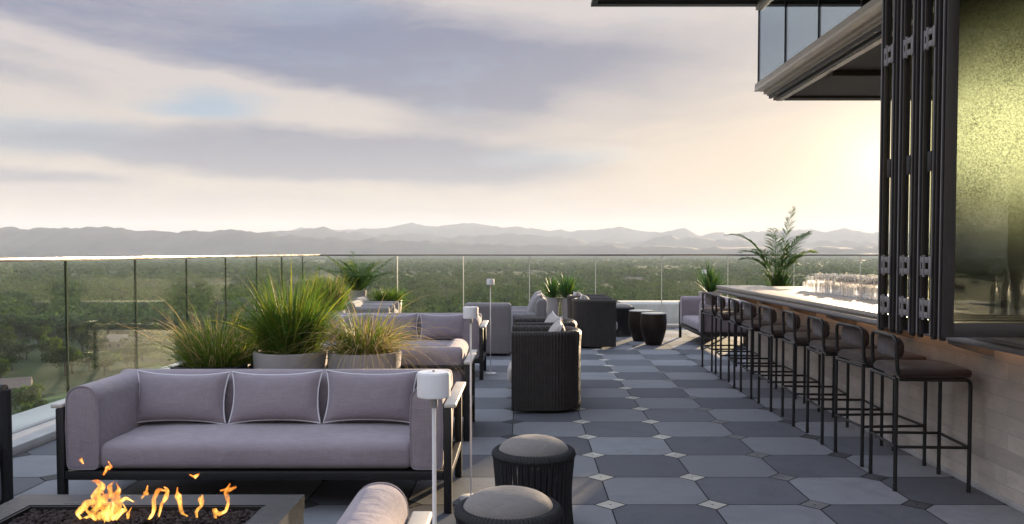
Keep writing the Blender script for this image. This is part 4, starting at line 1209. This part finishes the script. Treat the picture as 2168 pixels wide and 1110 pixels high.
def woods(name, label, n, y0, y1, a0, a1, nq, rx, rz, leaf, seed, thresh, pw):
    g = np.random.default_rng(seed); base = []; tb = []
    for s in range(4):
        q, ti = crown_quads(nq, 6, 1., 1., .95, leaf, 50+s+seed); base.append(q); tb.append(ti)
    allq = []; allt = []
    u = g.random(n*3); ys_ = y0*(y1/y0)**(u**pw); as_ = g.uniform(a0, a1, n*3); cnt = 0
    for y, a in zip(ys_, as_):
        x = a*y
        nv = mnoise.noise(Vector((x*.006, y*.004, 1.7)))
        if nv < thresh or (g.random() > .55+.9*nv+.4): continue
        if y < 700 and (any(inside(x, y, p) for p in lawnp[3:5]) or any((x-h[0])**2+(y-h[1])**2 < 110 for h in houses)): continue
        k = g.integers(4); s = g.uniform(.6, 1.25); th = g.uniform(0, 6.3); c, sn = math.cos(th)*s*rx, math.sin(th)*s*rx
        Rm = np.array(((c, -sn, 0), (sn, c, 0), (0, 0, rz*s)))
        allq.append(base[k] @ Rm.T + np.array((x, y, GZ))); allt.append(np.clip(tb[k]*.35+g.random()*.65, 0, 1)); cnt += 1
        if cnt >= n: break
    o = quads(name, np.concatenate(allq), M['woods'], np.concatenate(allt))
    tag(o, label, 'woods', kind='stuff'); return o
M['woods'] = leafmat('woods_leaf', (.058,.100,.030), .16, .45, attr='tint', tw=(1.5, 1.6))
woods('woods', 'dense green suburban woods spreading beyond the nearest trees', 5200, 360, 1100, -.70, .34, 84, 5.6, 5.0, .19, 3, -.38, 1.0)
woods('far_woods', 'hazy far belts of trees across the plain', 9000, 1080, 4300, -.78, .60, 18, 11., 6.5, .34, 8, -.30, .8)

# mountains: ridges with real depth, the crest read off as height at a set distance
def ridge(name, Y, crest, seed, width, rough, m):
    xs = np.arange(-900, 2900, 9.0)
    cy = np.interp(xs, [c[0] for c in crest], [c[1] for c in crest])
    rows = []
    for px, py in zip(xs, cy):
        X = (px-1108)/F*Y
        n1 = mnoise.fractal(Vector((px*.026, seed, 0)), .8, 2.1, 7)
        top = H+(534-py)/F*Y + n1*rough
        row = []
        for j in range(17):
            s = -1+j/8.
            w = (1-abs(s))**1.15
            nn = mnoise.fractal(Vector((X*.0011, s*width*.0014, seed+3.)), .8, 2.1, 5)
            z = GZ-6+(top-GZ+6)*w + nn*rough*2.2*(1-w)*w*2.
            row.append((X, Y+s*width, z))
        rows.append(row)
    b = MB(); b.grid(rows)
    tag(b.build(name, m, angle=180), kind='structure')
def mtmat():
    m, nt, out = new_mat('forested_slopes'); k = N(nt)
    n = k.noise(k.coord(), .004, 6, .65)
    nt.links.new(k.bsdf(k.mix(k.rng(n, .35, .65), (.025,.036,.032,1), (.055,.062,.050,1)), .95, 0, None, .1), out.inputs[0]); return m
MT = mtmat()
ridge('mountain_range', 4900, [(-900,490),(-400,488),(0,483),(110,484),(225,480),(300,489),(440,490),(505,487),(560,493),(640,501),(760,507),(900,511),(1000,516),(1150,518),(1300,521),(1500,523),(2900,526)], 1., 600, 18, MT)
ridge('mountain_range', 6400, [(-900,500),(400,497),(560,493),(620,488),(690,483),(740,494),(850,499),(900,495),(960,503),(1010,501),(1090,494),(1180,503),(1260,509),(1330,515),(1410,500),(1500,505),(1600,510),(1800,512),(2900,515)], 2., 700, 26, MT)
ridge('mountain_range', 8200, [(-900,505),(480,500),(560,496),(670,480),(720,487),(800,484),(870,475),(920,480),(985,472),(1050,480),(1110,482),(1180,490),(1240,487),(1310,481),(1370,490),(1450,489),(1500,497),(1600,490),(1700,488),(1780,486),(1840,492),(2900,490)], 3., 800, 34, MT)

# ------------------------------------------------------------------ haze
def haze():
    m, nt, out = new_mat('haze'); k = N(nt)
    v = k.node('ShaderNodeVolumePrincipled')
    v.inputs['Color'].default_value = (.70,.80,.97,1); v.inputs['Density'].default_value = .8e-4
    v.inputs['Density Attribute'].default_value = ''
    v.inputs['Anisotropy'].default_value = .10
    nt.links.new(v.outputs[0], out.inputs['Volume'])
    try: m.cycles.homogeneous_volume = True
    except Exception: pass
    o = MB().box(-13900, 13900, -1700, 9400, GZ-8, 330).build('haze', m, smooth=False)
    tag(o, kind='stuff')
haze()

# ------------------------------------------------------------------ sky and sun
SUN_AZ, SUN_EL = R(23.2), R(5.6)
w = bpy.data.worlds.new('World'); scene.world = w; w.use_nodes = True
nt = w.node_tree; nt.nodes.clear(); k = N(nt)
wo = nt.nodes.new('ShaderNodeOutputWorld'); bg = nt.nodes.new('ShaderNodeBackground')
sky = nt.nodes.new('ShaderNodeTexSky'); sky.sky_type = 'NISHITA'; sky.sun_disc = False
sky.sun_elevation = SUN_EL; sky.sun_rotation = SUN_AZ; sky.altitude = 1700; sky.air_density = 1.; sky.dust_density = 1.5; sky.ozone_density = 1.5
dirv = k.vm('NORMALIZE', k.coord('Generated'))
x, y, z = k.sep(dirv)
az = k.m('ARCTAN2', x, y); el = k.m('ARCSINE', z)
sd = (math.sin(SUN_AZ)*math.cos(SUN_EL), math.cos(SUN_AZ)*math.cos(SUN_EL), math.sin(SUN_EL))
dn = k.node('ShaderNodeVectorMath', operation='DOT_PRODUCT'); k.put(dn.inputs[0], dirv); dn.inputs[1].default_value = sd
ang = k.m('ARCCOSINE', k.m('MINIMUM', dn.outputs['Value'], .99999))
cl = k.comb(k.m('MULTIPLY', az, 1.0), k.m('MULTIPLY', el, 3.2), 0.)
def azel(px, py):
    a = math.atan((px-1108)/F); return a, math.atan((534-py)/F*math.cos(a))
warp = k.noise(cl, 2.6, 6, .58, .0)
warp2 = k.noise(k.vm('ADD', cl, (7.3, 2.1, 0)), 3.4, 6, .6, .0)
wa = k.m('MULTIPLY', k.m('SUBTRACT', warp, .5), .20); we = k.m('MULTIPLY', k.m('SUBTRACT', warp2, .5), .060)
AZ = k.m('ADD', az, wa); EL = k.m('ADD', el, we)
def lens(px, py, hw, hh, tilt=0., soft=.5):
    a0, e0 = azel(px, py); ra, re = hw/F, hh/F
    da = k.m('SUBTRACT', AZ, a0); de = k.m('SUBTRACT', k.m('SUBTRACT', EL, e0), k.m('MULTIPLY', da, tilt))
    d = k.m('SQRT', k.m('ADD', k.m('POWER', k.m('ABSOLUTE', k.m('DIVIDE', da, ra)), 2.), k.m('POWER', k.m('ABSOLUTE', k.m('DIVIDE', de, re)), 2.)))
    return k.rng(d, 1.+soft, 1.-soft, 0., 1., True)
streak = k.noise(k.comb(k.m('MULTIPLY', AZ, 1.6), k.m('MULTIPLY', EL, 9.), 3.), 1.9, 8, .52, .35)
fine = k.noise(k.comb(k.m('MULTIPLY', AZ, 4.), k.m('MULTIPLY', EL, 20.), 9.), 2.2, 10, .66, .7)
# shade: 0 = bright thin cloud, 1 = dark underside
sh = k.rng(streak, .34, .68, .0, .34)
for px, py, hw, hh, tilt, soft, amt in (
        (480, 62, 700, 90, -.06, .55, .66), (1000, 130, 420, 75, .0, .7, .42), (640, 322, 560, 52, -.03, .35, .85), (330, 295, 200, 30, .12, .6, .22),
        (1020, 236, 170, 36, .0, .6, .85), (900, 352, 400, 40, -.02, .5, .55), (50, 374, 200, 15, .0, .5, .60), (100, 190, 150, 22, -.25, .6, .30), (1380, 160, 330, 80, .0, .7, .34), (1180, 300, 300, 40, .0, .7, .22), (780, 165, 300, 26, -.08, .6, .25)):
    sh = k.m('ADD', sh, k.m('MULTIPLY', lens(px, py, hw, hh, tilt, soft), amt))
for px, py, hw, hh, tilt, soft, amt in ((330, 160, 420, 20, -.20, .6, .42), (120, 225, 260, 36, -.1, .6, .45), (1130, 40, 260, 60, .1, .7, .25), (700, 222, 420, 24, -.06, .6, .40), (1500, 330, 320, 70, .0, .7, .2)):
    sh = k.m('SUBTRACT', sh, k.m('MULTIPLY', lens(px, py, hw, hh, tilt, soft), amt))
fine2 = k.noise(k.comb(k.m('MULTIPLY', AZ, 9.), k.m('MULTIPLY', EL, 38.), 4.), 2.0, 8, .62, .9)
sh = k.m('ADD', sh, k.m('ADD', k.m('MULTIPLY', k.m('SUBTRACT', fine, .5), .75), k.m('MULTIPLY', k.m('SUBTRACT', fine2, .5), .34)))
nearsun = k.m('POWER', k.m('MAXIMUM', k.m('SUBTRACT', 1., k.m('DIVIDE', ang, .80)), 0.), 2.0)
sh = k.m('MULTIPLY', sh, k.m('SUBTRACT', 1., k.m('MULTIPLY', nearsun, .4)))
sh = k.m('MULTIPLY', sh, 1.0, clamp=True)
bright = k.mix(nearsun, (.565,.525,.53,1), (.68,.61,.545,1))
dark = k.mix(nearsun, (.195,.225,.345,1), (.42,.39,.38,1))
# lower clouds are warmer and paler
low = k.rng(el, R(3.), R(15.), 1., 0., True)
bright = k.mix(k.m('MULTIPLY', low, .70), bright, k.mix(nearsun, (.66,.57,.455,1), (.92,.67,.39,1)))
dark = k.mix(k.m('MULTIPLY', low, .85), dark, (.37,.362,.375,1))
cloud = k.mix(sh, bright, dark)
# openings where the blue sky shows
hole = k.rng(k.noise(k.comb(k.m('MULTIPLY', AZ, 2.4), k.m('MULTIPLY', EL, 11.), 21.), 2.0, 6, .6, .3), .56, .70, 0., .22, True)
for px, py, hw, hh, tilt, amt in ((410, 218, 110, 20, .0, .95), (80, 262, 160, 26, .0, .40), (1180, 335, 160, 22, .0, .4), (60, 310, 180, 20, .0, .4), (640, 20, 120, 30, 0, .35)):
    hole = k.m('MAXIMUM', hole, k.m('MULTIPLY', lens(px, py, hw, hh, tilt, .7), amt))
hole = k.m('MULTIPLY', hole, k.rng(el, R(3.), R(8.), .2, 1., True))
skyc = k.vm('SCALE', sky.outputs[0], None); skyc.node.inputs['Scale'].default_value = .10
clear = k.mix(.45, skyc, (.50,.60,.76,1))
full = k.mix(hole, cloud, clear)
# overhead and behind the camera: a soft bluish overcast
hi = k.rng(el, R(21.), R(38.), 0., 1., True)
over = k.mix(k.rng(k.noise(cl, 2.2, 5, .6), .35, .65), (.83,.98,1.32,1), (1.18,1.28,1.5,1))
full = k.mix(hi, full, over)
# sun glow behind thin cloud
g1 = k.m('MULTIPLY', k.m('EXPONENT', k.m('MULTIPLY', k.m('DIVIDE', ang, .036), -1.)), 1.15)
g2 = k.m('MULTIPLY', k.m('EXPONENT', k.m('MULTIPLY', k.m('DIVIDE', ang, .115), -1.)), .20)
glow = k.vm('SCALE', (1., .76, .45), None); nt.links.new(k.m('ADD', g1, g2), glow.node.inputs['Scale'])
full = k.vm('ADD', full, glow)
nt.links.new(full, bg.inputs[0]); bg.inputs[1].default_value = .31
nt.links.new(bg.outputs[0], wo.inputs[0])

sl = bpy.data.lights.new('sun', 'SUN'); sl.energy = 5.0; sl.angle = R(.6); sl.color = (1., .74, .47)
so = bpy.data.objects.new('sun', sl); col.objects.link(so)
so.rotation_euler = Vector((-sd[0], -sd[1], -sd[2])).to_track_quat('-Z', 'Y').to_euler()

# ------------------------------------------------------------------ camera and render settings
cd = bpy.data.cameras.new('camera'); cam = bpy.data.objects.new('camera', cd); col.objects.link(cam)
PITCH = R(2.1)
cam.location = (0, 0, H); cam.rotation_euler = (PI/2-PITCH, 0, 0)
cd.sensor_width = 36.; cd.lens = 36.*F/2168.
cd.shift_x = -24/2168.; cd.shift_y = (F*math.tan(PITCH)-21)/2168.
cd.clip_start = .05; cd.clip_end = 40000.
scene.camera = cam
scene.view_settings.view_transform = 'Standard'; scene.view_settings.look = 'None'
scene.view_settings.exposure = 1.80; scene.view_settings.gamma = 1.
scene.render.engine = 'CYCLES'
cy = scene.cycles
cy.use_denoising = True; cy.max_bounces = 8; cy.diffuse_bounces = 3; cy.glossy_bounces = 4; cy.transmission_bounces = 6
cy.transparent_max_bounces = 48; cy.volume_bounces = 1; cy.caustics_reflective = False; cy.caustics_refractive = False
cy.sample_clamp_indirect = 6.
